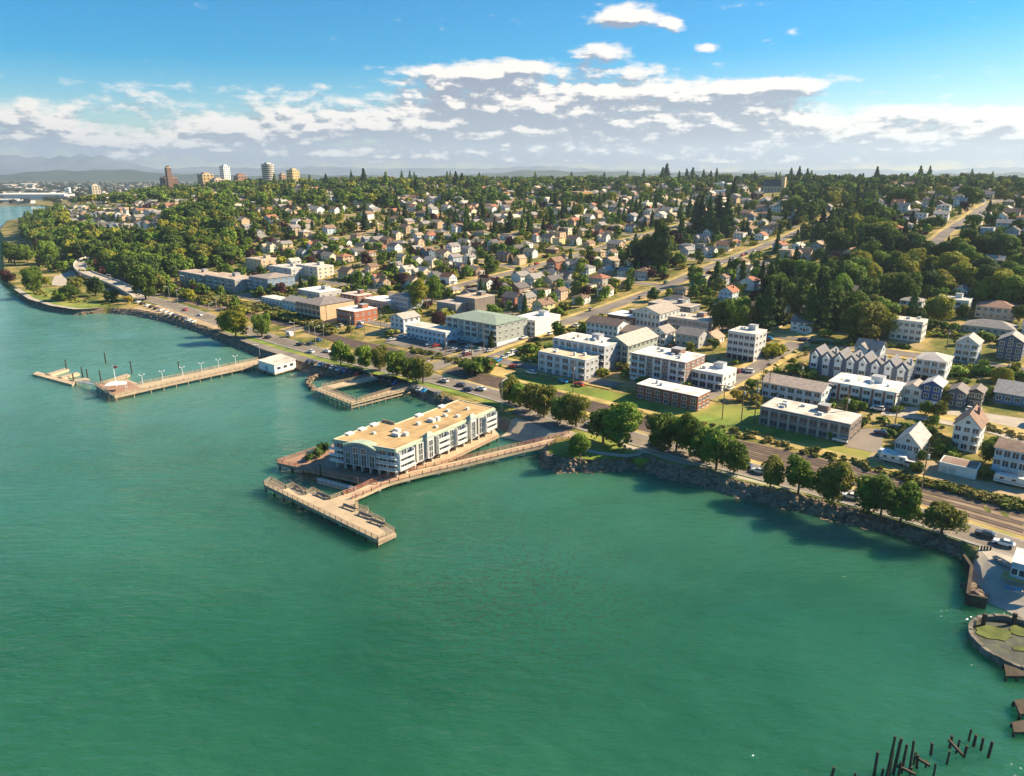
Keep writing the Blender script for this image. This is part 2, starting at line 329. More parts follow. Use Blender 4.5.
TAB = [
 (-500,[(215,SH),(240,6),(330,10),(400,16),(500,32),(610,52),(770,62),(1300,64),(2600,60)]),
 (-100,[(215,SH),(232,5.5),(300,8),(345,12),(420,18),(500,30),(610,52),(770,62),(1300,64),(2600,60)]),
 (100,[(215,SH),(232,5.5),(300,8),(400,15),(500,25),(620,46),(780,60),(1300,66),(2600,62)]),
 (280,[(222,SH),(250,5.5),(300,8),(420,16),(550,28),(815,52),(1090,68),(1800,72),(2600,66)]),
 (520,[(228,SH),(262,5.5),(330,13),(385,22),(600,37),(1000,60),(1400,68),(2600,64)]),
 (760,[(240,SH),(285,6),(350,26),(420,38),(600,46),(1000,60),(1400,66),(2600,62)]),
 (1000,[(262,SH),(315,5),(380,32),(460,46),(600,52),(900,62),(1800,66),(2600,62)]),
 (1350,[(350,SH),(395,8),(450,26),(530,40),(700,55),(1000,63),(2000,62),(2600,55)]),
 (1650,[(470,2.5),(520,4),(590,18),(700,42),(900,52),(1300,55),(2000,45)]),
 (2000,[(690,2.5),(760,4),(850,10),(1000,22),(1500,25),(2600,10)]),
 (2500,[(760,2.5),(2600,3)])]
GS = np.arange(-700, 2700, 12.0); GN = np.arange(60, 2700, 12.0)
def _raw():
    cs = [c[0] for c in TAB]
    prof = np.array([np.interp(GN, [a for a,b in c[1]], [b for a,b in c[1]]) for c in TAB])
    Z = np.zeros((len(GS), len(GN)))
    for i, s in enumerate(GS):
        k = max(0, min(len(cs)-2, int(np.searchsorted(cs, s))-1))
        w = min(1, max(0, (s-cs[k])/(cs[k+1]-cs[k]))); w = w*w*(3-2*w)
        Z[i] = prof[k]*(1-w)+prof[k+1]*w
    flat = Z < SH+.3
    for _ in range(2):
        P_ = np.pad(Z, 1, mode='edge')
        B = sum(P_[a:a+Z.shape[0], b:b+Z.shape[1]] for a in range(3) for b in range(3))/9
        Z = np.where(flat, Z, B)
    S, N = np.meshgrid(GS, GN, indexing='ij')
    und = 1.3*np.sin(S/61+1)*np.sin(N/47)+.8*np.sin(S/29+N/37)
    return Z+und*np.clip((Z-8)/20, 0, 1)
GZ = _raw()
def hsn(s, n):
    i = min(len(GS)-2.001, max(0, (s-GS[0])/12)); j = min(len(GN)-2.001, max(0, (n-GN[0])/12))
    a, b = int(i), int(j); u, v = i-a, j-b
    return float(GZ[a,b]*(1-u)*(1-v)+GZ[a+1,b]*u*(1-v)+GZ[a,b+1]*(1-u)*v+GZ[a+1,b+1]*u*v)
def hxy(x, y):
    s, n = sn((x, y))
    return hsn(s, n) if n > shore(s) else 0.0
def pick(x, y, far=3500):
    d = ray(x, y); t = 120.0
    def g(t): return H+d[2]*t - hxy(d[0]*t, d[1]*t)
    while t < far:
        if g(t) < 0: break
        t += 3 if t < 700 else 6
    else: return None
    a, b = t-6, t
    for _ in range(14):
        m = (a+b)/2
        if g(m) < 0: b = m
        else: a = m
    return (d[0]*b, d[1]*b, H+d[2]*b)

# ---------------------------------------------------------------- terrain, water, distance
def grid_mesh(name, rows, mats, kind='structure', smooth=True, idx=None):
    V = [p for r in rows for p in r]; w = len(rows[0]); Fc = []
    for i in range(len(rows)-1):
        for j in range(w-1): Fc.append((i*w+j, i*w+j+1, (i+1)*w+j+1, (i+1)*w+j))
    me = bpy.data.meshes.new(name); me.from_pydata(V, [], Fc)
    for x in (mats if isinstance(mats, list) else [mats]): me.materials.append(x)
    if smooth: me.polygons.foreach_set('use_smooth', [True]*len(Fc))
    me.update(); return tag(put(name, me), kind=kind)
OFF = [-9,-4,0,1.6,3.2,4,6,9]+list(range(14,134,6))+list(range(140,500,12))+list(range(516,2000,24))
Ss = list(np.arange(-700,-150,25.))+list(np.arange(-150,720,4.))+list(np.arange(720,2660,12.))
rows = []
for s in Ss:
    b = shore(s); r = []
    for o in OFF:
        n = b+o
        z = {-9:-4.0,-4:-1.6,0:0.0,1.6:1.5,3.2:SH-.5}.get(o)
        if z is None or z > hsn(s, n): z = hsn(s, n) if o >= 0 else z
        if s > 1500 and o in (1.6,3.2): z = 1.2
        if -24 < s < 14 and o in (4,6,9): z = {4:1.8,6:SH-.5,9:SH-.1}[o]
        if -24 < s < 14 and o in (1.6,3.2): z = .4+o*.4
        x, y = xy(s, n); r.append((x, y, z))
    rows.append(r)
tag(grid_mesh('terrain', rows, ground_material()), 'wooded hillside sloping down to the waterfront')
mb = MB(); mb.face([(-26000,-600,0),(26000,-600,0),(26000,26000,0),(-26000,26000,0)])
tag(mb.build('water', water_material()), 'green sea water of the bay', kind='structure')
# lowland across the inlet, low hills and the mountains
lowm = leaf_mass('lowland_ground', [(.06,.075,.03),(.12,.12,.06),(.26,.23,.17),(.09,.1,.04)], .012)
def low_edge(x): return 2040-(x+1300)*.02+18*math.sin(x/45)+9*math.sin(x/17)
xs = list(np.arange(-7000,-2200,200.))+list(np.arange(-2200,1200,25.))+list(np.arange(1200,9000,300.))
rows = [[(x, low_edge(x)+d, z) for x in xs] for d, z in ((-6,-1),(0,.8),(6,1.6),(400,2),(3000,3),(15000,5))]
tag(grid_mesh('lowland', rows, lowm), 'flat industrial lowland across the inlet')
hillm = leaf_mass('far_hill_forest', [(.035,.05,.03),(.05,.065,.035),(.07,.08,.045)], .002)
def ridge(name, y0, depth, x0, x1, step, hf, m, label):
    xs = np.arange(x0, x1, step); rr = []
    for k, f in enumerate((0,.12,.3,.55,.8,1.0,.85,.5,0)):
        rr.append([(x, y0+depth*k/8+hf(x*1.7+k*310)*.0, 3+(hf(x)*(1 if f == 1 else .8+.2*math.sin(x/310+k*2)))*f) for x in xs])
    tag(grid_mesh(name, rr, m), label)
def hh(x): return 70+26*math.sin(x/900+.4)+14*math.sin(x/370+1)+8*math.sin(x/140)+5*math.sin(x/61)
ridge('low_hills', 7000, 1800, -9000, 9000, 60, hh, hillm, 'low dark wooded hills along the horizon')
def mm(x):
    e = 360+110*math.sin(x/2300+2.2)+80*math.sin(x/930+.3)+45*math.sin(x/410)+28*abs(math.sin(x/170+1))+16*math.sin(x/77)
    return e*(1.2 if x < -9500 else 1.2-.8*min(1, (x+9500)/4500))
ridge('mountains', 15000, 4200, -19000, 17000, 90, mm, leaf_mass('mountain_rock', [(.05,.06,.06),(.09,.1,.1),(.16,.16,.17)], .0011), 'hazy blue mountain range on the horizon')
# haze
mb = MB(); mb.box(-21000,21000,-300,20500,-5.2,720)
hz = mb.build('haze', bpy.data.materials.new('haze_air')); tag(hz, 'pale summer haze', kind='stuff')
hm = hz.data.materials[0]; hm.use_nodes = True; hm.node_tree.nodes.clear()
pv = hm.node_tree.nodes.new('ShaderNodeVolumePrincipled'); pv.inputs['Color'].default_value = (.6,.78,1,1); pv.inputs['Density'].default_value = .00006; pv.inputs['Anisotropy'].default_value = .2
ho = hm.node_tree.nodes.new('ShaderNodeOutputMaterial'); hm.node_tree.links.new(pv.outputs[0], ho.inputs['Volume'])

# ---------------------------------------------------------------- ground surfaces laid over the terrain
def world(p, z=None):
    if z is not None: return at(*p, z)
    return pick(*p)
def even(pts, n):
    d = [0]
    for a, b in zip(pts, pts[1:]): d.append(d[-1]+math.dist(a[:2], b[:2]))
    t = np.linspace(0, d[-1], n)
    return list(zip(np.interp(t, d, [p[0] for p in pts]), np.interp(t, d, [p[1] for p in pts])))
def loft(name, A, B, m, dz=.12, z=None, step=3.0, label=None, kind='structure', jag=0):
    wa = [world(p, z) for p in A]; wb = [world(p, z) for p in B]
    ln = sum(math.dist(a[:2], b[:2]) for a, b in zip(wa, wa[1:])); n = max(3, int(ln/step))
    a, b = even(wa, n), even(wb, n)
    wd = max(math.dist(p, q) for p, q in zip(a, b)); k = max(2, int(wd/step))
    rows = []
    for j in range(k+1):
        r = []
        for i in range(n):
            f = j/k; x = a[i][0]*(1-f)+b[i][0]*f; y = a[i][1]*(1-f)+b[i][1]*f
            if jag and j in (0, k): x += random.uniform(-jag, jag); y += random.uniform(-jag, jag)
            r.append((x, y, hxy(x, y)+dz))
        rows.append(r)
    o = grid_mesh(name, rows, m, kind)
    if label: o['label'] = label
    return o
def band(name, px, w, m, dz=.12, z=SH, off=0.0, step=3.0, label=None, lo=None):
    pts = smooth_line([world(p, z)[:2] for p in px], 2)
    mb = MB(); mb.strip(pts, w, 0, off, None, dz, step)
    o = tag(mb.build(name, m), label, kind='structure'); return pts
RAIL_UP = [(1024,503),(918,480),(853,466),(768,446),(647,420),(587,398),(496,377),(443,362),(396,348),(350,339),(323,331),(287,320),(256,313),(212,304),(175,294),(130,281),(82,261),(62,253),(30,244)]
RAIL_LO = [(1024,537),(918,504),(853,487),(768,464),(647,434),(587,410),(496,389),(443,373),(396,358),(350,347),(323,338),(287,327),(256,320),(212,310),(175,300),(130,287),(82,267),(62,258),(22,247)]
loft('railway_bed', RAIL_UP, RAIL_LO, M['ballast'], .1, label='brown ballast bed of the railway')
def lerp_px(A, B, f):
    return [(a[0]*(1-f)+b[0]*f, a[1]*(1-f)+b[1]*f) for a, b in zip(A, B)]
for f, lab in ((.16,'rusty railway track nearest the bushy bank'),(.4,'second railway track down from the bushy bank'),(.63,'third railway track down, between the middle tracks and the road'),(.85,'railway track nearest the waterfront road')):
    pts = smooth_line([world(p)[:2] for p in lerp_px(RAIL_UP[:13] if f in (.16,.85) else RAIL_UP, RAIL_LO[:13] if f in (.16,.85) else RAIL_LO, f)], 2)
    t = tag(thing('railway_track', lab, 'railway track', (*pts[0], SH)), group='tracks of the waterfront railway')
    a = MB(); a.strip(pts, 2.5, 0, 0, None, .16, 4); a.build('sleeper_bed', M['sleeper'], t)
    for off in (-.75, .75):
        a = MB(); a.strip(pts, .22, 0, off, None, .26, 4); a.build('rail', M['rail'], t)
    offset_children(t)
loft('rail_verge', RAIL_LO[:8], [(1024,544),(918,509),(853,492),(768,469),(647,438),(587,416),(496,393),(443,377)], M['dry'], .08, label='dry golden verge between railway and road')
ROAD_PX = [(1060,562),(1024,551),(955,529),(918,516),(838,494),(768,475),(700,457),(642,441),(582,424),(540,409),(481,391),(430,378),(366,364),(326,354),(293,345),(256,334),(220,322),(175,306),(140,296),(112,288)]
road = band('waterfront_road', ROAD_PX, 10.5, M['asphalt'], .16, label='grey waterfront road beside the railway')
mb = MB(); mb.strip(road, .16, 0, .2, None, .2, 3); mb.strip(road, .16, 0, -.2, None, .2, 3)
tag(mb.build('road_centre_markings', M['yline']), kind='structure')
mb = MB(); mb.strip(road, .16, 0, 4.7, None, .2, 3); mb.strip(road, .16, 0, -4.7, None, .2, 3)
tag(mb.build('road_edge_markings', M['line']), kind='structure')
mb = MB()
for s_ in (1, -1):
    rr = resample(road, 4)
    for a, b in zip(rr, rr[1:]):
        d = Vector((b[0]-a[0], b[1]-a[1], 0)).normalized(); q = Vector((-d.y, d.x, 0))*(5.4*s_)
        mb.beam((a[0]+q.x,a[1]+q.y,hxy(*a)+.1),(b[0]+q.x,b[1]+q.y,hxy(*b)+.1), .3, .24)
tag(mb.build('road_kerb', M['paleconc']), kind='structure')
# grass verge and footpath between the road and the shore
def shore_loft(name, s0, s1, o0, o1, m, dz, step=4, label=None):
    rows = [[], []]
    for s in np.arange(s0, s1, step):
        b = shore(s)
        for k, o in enumerate((o0, o1)):
            oo = o(s) if callable(o) else o; x, y = xy(s, b+oo); rows[k].append((x, y, max(hxy(x, y), SH-.1)+dz))
    return tag(grid_mesh(name, rows, m), label, kind='structure')
rs = sorted(sn(p) for p in road)
def road_off(s): return float(np.interp(s, [a for a,b in rs], [b for a,b in rs]))-shore(s)-6
def shore_profile(name, s0, s1, prof, m, label):
    rows = []
    for o, z in prof: rows.append([(*xy(s, shore(s)+o), z) for s in np.arange(s0, s1, 3.)])
    return tag(grid_mesh(name, rows, m), label, kind='structure')
shore_profile('riprap_slope', 15, 625, [(-4,-1.5),(0,.12),(1.6,1.65),(3.3,SH-.4),(5,SH+.06)], M['rock'], 'rocky shore slope')
shore_profile('riprap_slope', -400, -24, [(-4,-1.5),(0,.12),(1.6,1.65),(3.3,SH-.4),(5,SH+.06)], M['rock'], 'rocky shore slope beyond the slip')
shore_profile('slip_ramp', -22, 15, [(-9,-.8),(-3,.5),(0,1.2),(5,SH+.1),(9,SH+.14)], M['pave'], 'concrete boat slip running into the water')
shore_loft('shore_lawn', 18, 135, lambda s: min(4, road_off(s)-.3), lambda s: road_off(s), M['lawn'], .08, label='green lawn strip above the rocky shore')
shore_loft('shore_path', 20, 118, lambda s: max(4.8, road_off(s)-3.2), lambda s: max(5.2, road_off(s)-.4), M['pave'], .13, label='pale footpath along the shore')
shore_loft('roadside_parking', 205, 385, lambda s: max(3, road_off(s)-15), lambda s: road_off(s)-4, M['lot'], .1, label='asphalt parking strip beside the water')
shore_loft('roadside_grass', 165, 390, lambda s: road_off(s)-4, lambda s: road_off(s)-.2, M['lawn'], .1, label='mown grass strip under the street trees')
shore_loft('roadside_gravel', 385, 500, 4, lambda s: max(4.5, road_off(s)), M['dirt'], .1, label='bare gravel edge beside the road')
loft('beach', [(500,428),(530,434),(552,444)], [(515,418),(545,424),(580,434)], M['sand'], .06, z=SH, label='small sandy beach behind the hotel')
loft('beach_parking', [(520,405),(545,417),(575,428)], [(512,412),(535,424),(562,436)], M['lot'], .14, z=SH, label='small asphalt parking bay above the beach')
loft('point_lawn', [(560,456.5),(585,460),(620,459),(645,458)], [(575,446),(600,452),(625,456),(650,460)], M['lawn'], .1, z=SH, label='grassy point inside the rocks')
loft('point_path', [(572,449),(600,455),(625,458),(640,456)], [(573,446),(601,452),(627,455),(644,452)], M['pave'], .16, z=SH, step=2)
# inland of the railway
loft('railside_lawn', [(512,379),(560,391),(640,408),(700,423),(768,437),(830,452),(890,466)], [(512,374),(545,380),(630,395),(690,407),(760,418),(850,436),(900,452)], M['lawn'], .1, label='mown lawn above the railway')
loft('railside_verge', [(512,381),(560,394),(640,412),(700,427),(768,442),(853,464),(925,478),(1024,503)], [(512,378),(560,390),(640,408),(700,423),(768,436),(853,456),(925,470),(1024,494)], M['dry'], .13, label='dry grass along the railway')
loft('dry_verge', [(400,346),(443,360),(496,376),(515,380)], [(412,338),(450,352),(496,366),(512,372)], M['dry'], .1, label='dry golden verge below the car park')
loft('car_park', [(410,352),(440,357),(470,362),(497,366)], [(432,337),(455,339),(480,342),(508,346)], M['lot'], .2, label='grey car park in front of the green roofed apartments')
loft('upper_car_park', [(384,343),(402,347),(430,351)], [(396,331),(420,335),(446,338)], M['lot'], .2, label='car park beside the pavilion')
loft('gravel_alley', [(905,470),(945,482),(1000,494),(1030,502)], [(912,464),(948,474),(1000,485),(1030,492)], M['dirt'], .16, label='gravel alley below the white houses')
loft('upper_lane', [(880,415),(920,420),(985,432),(1030,446)], [(885,406),(925,408),(990,414),(1030,420)], M['pave'], .14, label='pale lane below the gabled houses')
loft('side_car_park', [(845,447),(880,454)], [(852,428),(885,430)], M['lot'], .16, label='asphalt yard beside the long grey building')
loft('dry_bank', [(915,415),(965,424),(1024,440)], [(918,411),(965,417),(1024,430)], M['dry'], .2)
loft('lane_lawn', [(690,427),(730,432),(770,436)], [(712,405),(740,406),(762,410)], M['lawn'], .2, label='little green at the foot of the lane')
loft('trailer_yard', [(868,458),(905,472),(960,482)], [(876,448),(912,458),(965,468)], M['dirt'], .14, label='bare yard with parked vehicles')
# hillside streets: at right angles to the shore and along it
CROSS = [(110,250,352,8),(229,217,960,10),(350,222,1000,9),(467,256,960,7),(585,420,1000,7),(700,520,1000,7),(820,560,1000,7),(0,360,470,6),(0,640,900,4),(110,560,960,8)]
ALONG = [(245,150,229,8),(352,-180,229,9),(262,229,470,8),(430,229,700,8),(515,229,820,8),(600,229,820,8),(685,110,820,8),(770,-150,820,8),(855,-150,820,8),(940,-150,820,8),(320,229,467,7)]
for s, n0, n1, w in CROSS:
    pts = [xy(s+5*math.sin(n/140.), n) for n in np.arange(n0, n1, 8)]
    mb = MB(); mb.strip(pts, w*1.7, 0, 0, None, .22, 6); tag(mb.build('street_verge', M['dry']), 'dry golden grass verges of a street climbing the hill', kind='structure')
    mb = MB(); mb.strip(pts, w*.95, 0, 0, None, .34, 6); tag(mb.build('hill_street', M['lot']), 'worn street climbing the hill from the shore', kind='structure')
for n, s0, s1, w in ALONG:
    pts = [xy(s, n) for s in np.arange(s0, s1, 8)]
    mb = MB(); mb.strip(pts, w*1.5, 0, 0, None, .26, 6); tag(mb.build('street_verge', M['dry']), 'dry grass verges of a street along the hillside', kind='structure')
    mb = MB(); mb.strip(pts, w*.85, 0, 0, None, .38, 6); tag(mb.build('cross_street', M['lot']), 'worn street running along the hillside', kind='structure')
loft('hill_meadow', [(768,338),(830,338)], [(770,329),(830,331)], M['dry'], .45)
# headland park
shore_loft('park_lawn', 520, 640, 4, 24, M['lawn'], .08, label='lawns of the little headland park')
shore_loft('park_promenade', 515, 655, .8, 4.4, M['pave'], .2, label='pale promenade round the headland park')
loft('park_parking', [(50,285),(70,287),(78,282)], [(55,276),(68,272),(74,268)], M['pave'], .14, z=SH)

# riprap along the shore
def rock_mass():
    base = []
    for k in range(6):
        rg = random.Random(k); vs = []
        for z, rr, nn in ((-.7,.5,4),(0,1,5),(.6,.6,4)):
            for i in range(nn):
                a = 6.283*i/nn+z; q = rr*rg.uniform(.75,1.15); vs.append((q*math.cos(a), q*math.sin(a), z*rg.uniform(.8,1.1)))
        base.append(vs)
    import itertools
    mb = MB()
    def rock(x, y, z, r):
        vs = random.choice(base); a = random.uniform(0, 6.28); ca, sa = math.cos(a)*r, math.sin(a)*r; h = r*random.uniform(.6,.9)
        w = [(x+v[0]*ca-v[1]*sa, y+v[0]*sa+v[1]*ca, z+v[2]*h) for v in vs]
        f = [(0,1,2,3)]+[(i,(i+1)%4,4+i) for i in range(4)]+[((i+1)%4,4+(i+1)%5,4+i) for i in range(4)]+[(0,4,8)]+[(4+i,4+(i+1)%5,9+i%4) for i in range(5)]+[(9+i,4+(i+1)%5,9+(i+1)%4) for i in range(4)]+[(9,10,11,12)]
        mb.mesh(w, f)
    for s in np.arange(14, 625, .6):
        if 137 < s < 166: continue
        if 455 < s < 590 and random.random() < .5: continue
        dens = 5 if s < 140 else 3
        for _ in range(dens):
            o = random.uniform(-1.4, 4.0); n = shore(s)+o
            x, y = xy(s+random.uniform(-.5,.5), n); rock(x, y, max(-.3, min(o*.95, SH-.3)), random.uniform(.5,1.15)*(1 if s < 200 else .8))
    for i in range(60):                       # curved breakwater of the small basin
        f = i/59; a = [(318,377),(310,381),(308,386),(314,391)]; k = min(2, int(f*3)); g = f*3-k
        p = at(a[k][0]*(1-g)+a[k+1][0]*g, a[k][1]*(1-g)+a[k+1][1]*g, 0)
        for _ in range(3): rock(p[0]+random.uniform(-1,1), p[1]+random.uniform(-1,1), random.uniform(0,1.6), random.uniform(.5,1))
    for px in [(624,188),(632,200),(640,196),(648,206),(655,214),(645,212),(630,190),(660,216),(636,206),(650,200)]:
        p = at(768+px[0]/3.08, 524+px[1]/3.08, 1.5)
        for _ in range(4): rock(p[0]+random.uniform(-1.5,1.5), p[1]+random.uniform(-1.5,1.5), random.uniform(.5,2), random.uniform(.6,1.1))
    return tag(mb.build('riprap_rocks', M['rock']), 'brown riprap boulders along the waterline', kind='stuff')
rock_mass()

# ---------------------------------------------------------------- piers
def poly_at(px, z): return [at(*p, z)[:2] for p in px]
def railing(parent, pts, z, m, h=1.1, step=2.4, name='railing'):
    mb = MB()
    zs = z if isinstance(z, list) else [z]*len(pts)
    for a, b, za, zc in zip(pts, pts[1:], zs, zs[1:]):
        ln = math.dist(a, b); k = max(1, int(ln/step))
        for i in range(k+1):
            x = a[0]+(b[0]-a[0])*i/k; y = a[1]+(b[1]-a[1])*i/k; zz = za+(zc-za)*i/k
            mb.box(x-.09,x+.09,y-.09,y+.09,zz,zz+h)
        for hh_ in (h, h*.62, h*.3): mb.beam((a[0],a[1],za+hh_),(b[0],b[1],zc+hh_), .12, .12)
    return mb.build(name, m, parent)
def piles_under(parent, poly, z, sp, m, r=.28, most=90, edge=True):
    pts = []
    n = len(poly)
    for i in range(n):
        a, b = poly[i], poly[(i+1)%n]; k = max(1, int(math.dist(a, b)/sp))
        for j in range(k): pts.append((a[0]+(b[0]-a[0])*j/k, a[1]+(b[1]-a[1])*j/k))
    c = (sum(p[0] for p in poly)/n, sum(p[1] for p in poly)/n)
    pts = [(p[0]+(c[0]-p[0])*.02, p[1]+(c[1]-p[1])*.02) for p in pts]
    if len(pts) > most: pts = pts[::int(len(pts)/most)+1]
    me = None
    for p in pts:
        if me is None:
            mb = MB(); mb.tube((0,0,-4),(0,0,z-.3), r, r*.9, 7); o = mb.build('pile', m, parent); me = o.data
        else: o = put('pile', me, parent)
        o.location = (p[0]-parent.location.x, p[1]-parent.location.y, 0)
def wpart(mb, name, m, parent, **k):
    o = mb.build(name, m, parent, **k); o.location = -Vector(parent.location); return o
def pier(name, label, px, z, dm, pm, rails, rm, sp=5, cat='pier', fascia=None, poly=None, group=None):
    poly = poly or poly_at(px, z)
    t = thing(name, label, cat, (*poly[0], 0), group=group)
    mb = MB(); mb.prism(poly, z-.35, z); wpart(mb, 'deck', dm, t)
    mb = MB(); n = len(poly)
    c = (sum(p[0] for p in poly)/n, sum(p[1] for p in poly)/n)
    for i in range(n):
        a, b = poly[i], poly[(i+1)%n]; mb.beam((a[0],a[1],z-.62),(b[0],b[1],z-.62), .3, .5)
    wpart(mb, 'edge_beam', fascia or M['timber'], t)
    piles_under(t, poly, z, sp, pm)
    for r in rails:
        pts = [poly[i] for i in r]
        o = railing(t, pts, z, rm); o.location = -Vector(t.location)
    return t, poly
DZ = 2.4
# T-shaped pier in front of the hotel
TPX = [(264,484.5),(271.5,480),(286,488.5),(293,485.5),(306,494.5),(313,490.5),(330,499.5),(346,493.5),(358,504),(355,507),(368,510.5),(369,515),(384,521.5),(385,526),(395,532),(378,540)]
tp, tpoly = pier('fishing_pier', 'pale timber pier with stepped edge standing alone in front of the hotel', TPX, DZ, M['deck'], M['pile'], [(15,0,1,2,3,4,5,6,7),(8,9,10,11,12,13,14,15)], M['timber'], 4.5)
mb = MB()
a, b = tpoly[15], tpoly[14]; mb.prism([a, b, (b[0]+.2,b[1]+.35), (a[0]+.2,a[1]+.35)], .8, DZ-.4); wpart(mb, 'end_wall', M['timber'], tp)
for p in [(300,490),(322,497),(349,509),(365,517),(377,524)]:
    w = at(*p, DZ); t = thing('pier_bench', 'low dark timber bench on the deck of the stepped pier', 'bench', w, ROT+.1, 'benches on the stepped pier')
    mb = MB(); mb.box(-2.6,2.6,-.35,.35,.42,.52); mb.build('seat', M['timber'], t)
    for x in (-2.2,2.2):
        mb = MB(); mb.box(x-.1,x+.1,-.3,.3,0,.42); mb.build('leg', M['pile'], t)
    mb = MB(); mb.box(-2.6,2.6,.36,.44,.52,1.0); mb.build('backrest', M['timber'], t)
for i, p in enumerate([(292,500.5),(309,509),(325,517.5),(342,525.5),(359,533)]):
    w = at(*p, 0); mb = MB(); mb.tube((0,0,.1),(0,0,1.85), .75, .75, 10); o = mb.build('pier_fender', M['paleconc'], None)
    o.location = (w[0], w[1], 0); tag(o, 'pale round fender hanging under the seaward edge of the stepped pier', 'fender', 'fenders of the stepped pier')
# walkway bridge from the shore to the pier
BR = [(348,497),(362,491.5),(381,482.5),(400,477),(426,470.5),(470,461),(512,451.5),(545,445),(572,439)]
bl = smooth_line([at(*p, DZ)[:2] for p in BR], 1)
L_, R_ = [], []
for i, p in enumerate(bl):
    a = bl[max(0,i-1)]; b = bl[min(len(bl)-1,i+1)]; d = Vector((b[0]-a[0], b[1]-a[1])).normalized()
    L_.append((p[0]-d.y*2, p[1]+d.x*2)); R_.append((p[0]+d.y*2, p[1]-d.x*2))
t = thing('walkway_bridge', 'long narrow footbridge with red railings from the point to the stepped pier', 'footbridge', (*bl[0], 0))
mb = MB()
zb_ = [DZ+(SH+.15-DZ)*max(0, (i/(len(bl)-1)-.55)/.45) for i in range(len(bl))]
for i in range(len(bl)-1):
    for q, dz0, dz1 in (((L_[i], L_[i+1], R_[i+1], R_[i]), -.9, .02),):
        zz = (zb_[i], zb_[i+1], zb_[i+1], zb_[i]); mb.mesh([(p[0],p[1],z_+dz0) for p, z_ in zip(q, zz)]+[(p[0],p[1],z_+dz1) for p, z_ in zip(q, zz)], [(0,3,2,1),(4,5,6,7),(0,1,5,4),(1,2,6,5),(2,3,7,6),(3,0,4,7)])
wpart(mb, 'deck', M['deck'], t)
for side in (L_, R_):
    o = railing(t, side, zb_, M['redrail'], 1.2, 2.2); o.location = -Vector(t.location)
cum = even(bl, 9)
for p in cum[1:-1]:
    mb = MB(); mb.tube((p[0],p[1],-4),(p[0],p[1],DZ-1.4), .4); wpart(mb, 'pile', M['pile'], t)
    mb = MB(); mb.box(p[0]-1.5,p[0]+1.5,p[1]-1.5,p[1]+1.5,DZ-1.5,DZ-.9); wpart(mb, 'pile_cap', M['paleconc'], t)
# deck round the hotel
HD = [(277,462.5),(340,476.5),(377,484.5),(400,479),(440,463.5),(499,435),(458,407),(405,422),(328,446)]
hd, hpoly = pier('hotel_deck', 'red brown timber deck on dark piles carrying the waterfront hotel', HD, DZ-.05, M['reddeck'], M['pile'], [(8,0,1,2)], M['redrail'], 4.5, 'deck')
a = MB()
pr = [at(*p, DZ)[:2] for p in [(388,483),(412,474.5),(440,463),(499,434.5),(494,429),(440,455),(408,468),(386,477)]]
a.prism(pr, DZ-.04, DZ+.06); tag(a.build('hotel_promenade', M['deck']), kind='structure')
# small floating dock beside it
fd = poly_at([(316,480.5),(321,477.5),(362,487.5),(358,491.5)], .8)
t = thing('floating_dock', 'small white edged floating dock beneath the hotel deck railing', 'floating dock', (*fd[0], 0))
mb = MB(); mb.prism(fd, -.3, .7); wpart(mb, 'float', M['paleconc'], t)
mb = MB(); mb.prism(fd, .72, .85); wpart(mb, 'planking', M['timber'], t)
o = railing(t, [fd[0], fd[3]], .85, M['whitemetal'], 1, 1.6); o.location = -Vector(t.location)
for p in (fd[1], fd[0], fd[3]):
    mb = MB(); mb.tube((p[0],p[1],-4),(p[0],p[1],5.2), .2); wpart(mb, 'guide_pile', M['pile'], t)
# long fishing pier towards the headland
LP = [(95,385),(114.5,396.5),(150,388.3),(200,377.2),(263,363.5),(258,359.2),(200,371.5),(160,380),(140,384),(127,379.5)]
lp, lpoly = pier('long_fishing_pier', 'long timber fishing pier with reddish end platform and white lamps', LP, DZ, M['deck'], M['timber'], [(9,0,1,2,3,4),(5,6,7,8)], M['timber'], 5)
mb = MB(); mb.prism(poly_at([(97,385),(114.5,395),(141,388.6),(127,380.6)], DZ), DZ+.02, DZ+.1); wpart(mb, 'platform_boards', M['reddeck'], lp)
lamp_me = None
for i, p in enumerate([(143,384.5),(163,380.6),(183,376.3),(202,372.2),(219,368.6),(236,364.9)]):
    w = at(*p, DZ); t = thing('pier_lamp', ('white twin lamp at the platform end of the long fishing pier','second white twin lamp from the platform of the long pier','third white twin lamp along the long fishing pier','fourth white twin lamp along the long fishing pier','fifth white twin lamp along the long fishing pier','white twin lamp on the long pier nearest the boathouse')[i], 'lamp', (w[0], w[1], DZ), .6, 'lamps along the long fishing pier')
    if lamp_me is None:
        mb = MB(); mb.tube((0,0,0),(0,0,4.2), .12, .09); mb.box(-.9,.9,-.05,.05,4.1,4.2); a = mb.build('post', M['whitemetal'], t)
        mb = MB(); mb.tube((0,0,0),(0,0,.45), .22, .3, 8); c = mb.build('lamp_shade', M['whitemetal'], t); c.location = (-.9,0,4.15); c2 = put('lamp_shade', c.data, t); c2.location = (.9,0,4.15); lamp_me = (a.data, c.data)
    else:
        put('post', lamp_me[0], t)
        for x in (-.9,.9): put('lamp_shade', lamp_me[1], t).location = (x,0,4.15)
w = at(117, 391, DZ); t = thing('shade_canopy', 'white peaked canopy over the red platform of the long pier', 'canopy', w, .3)
mb = MB(); mb.mesh([(-4,-2,3.1),(4,-2,3.1),(4,2,3.1),(-4,2,3.1),(-1.5,0,4.2),(1.5,0,4.2)], [(0,1,5,4),(1,2,5),(2,3,4,5),(3,0,4)]); mb.build('canopy_cloth', M['canvas'], t, (.82,.8,.76))
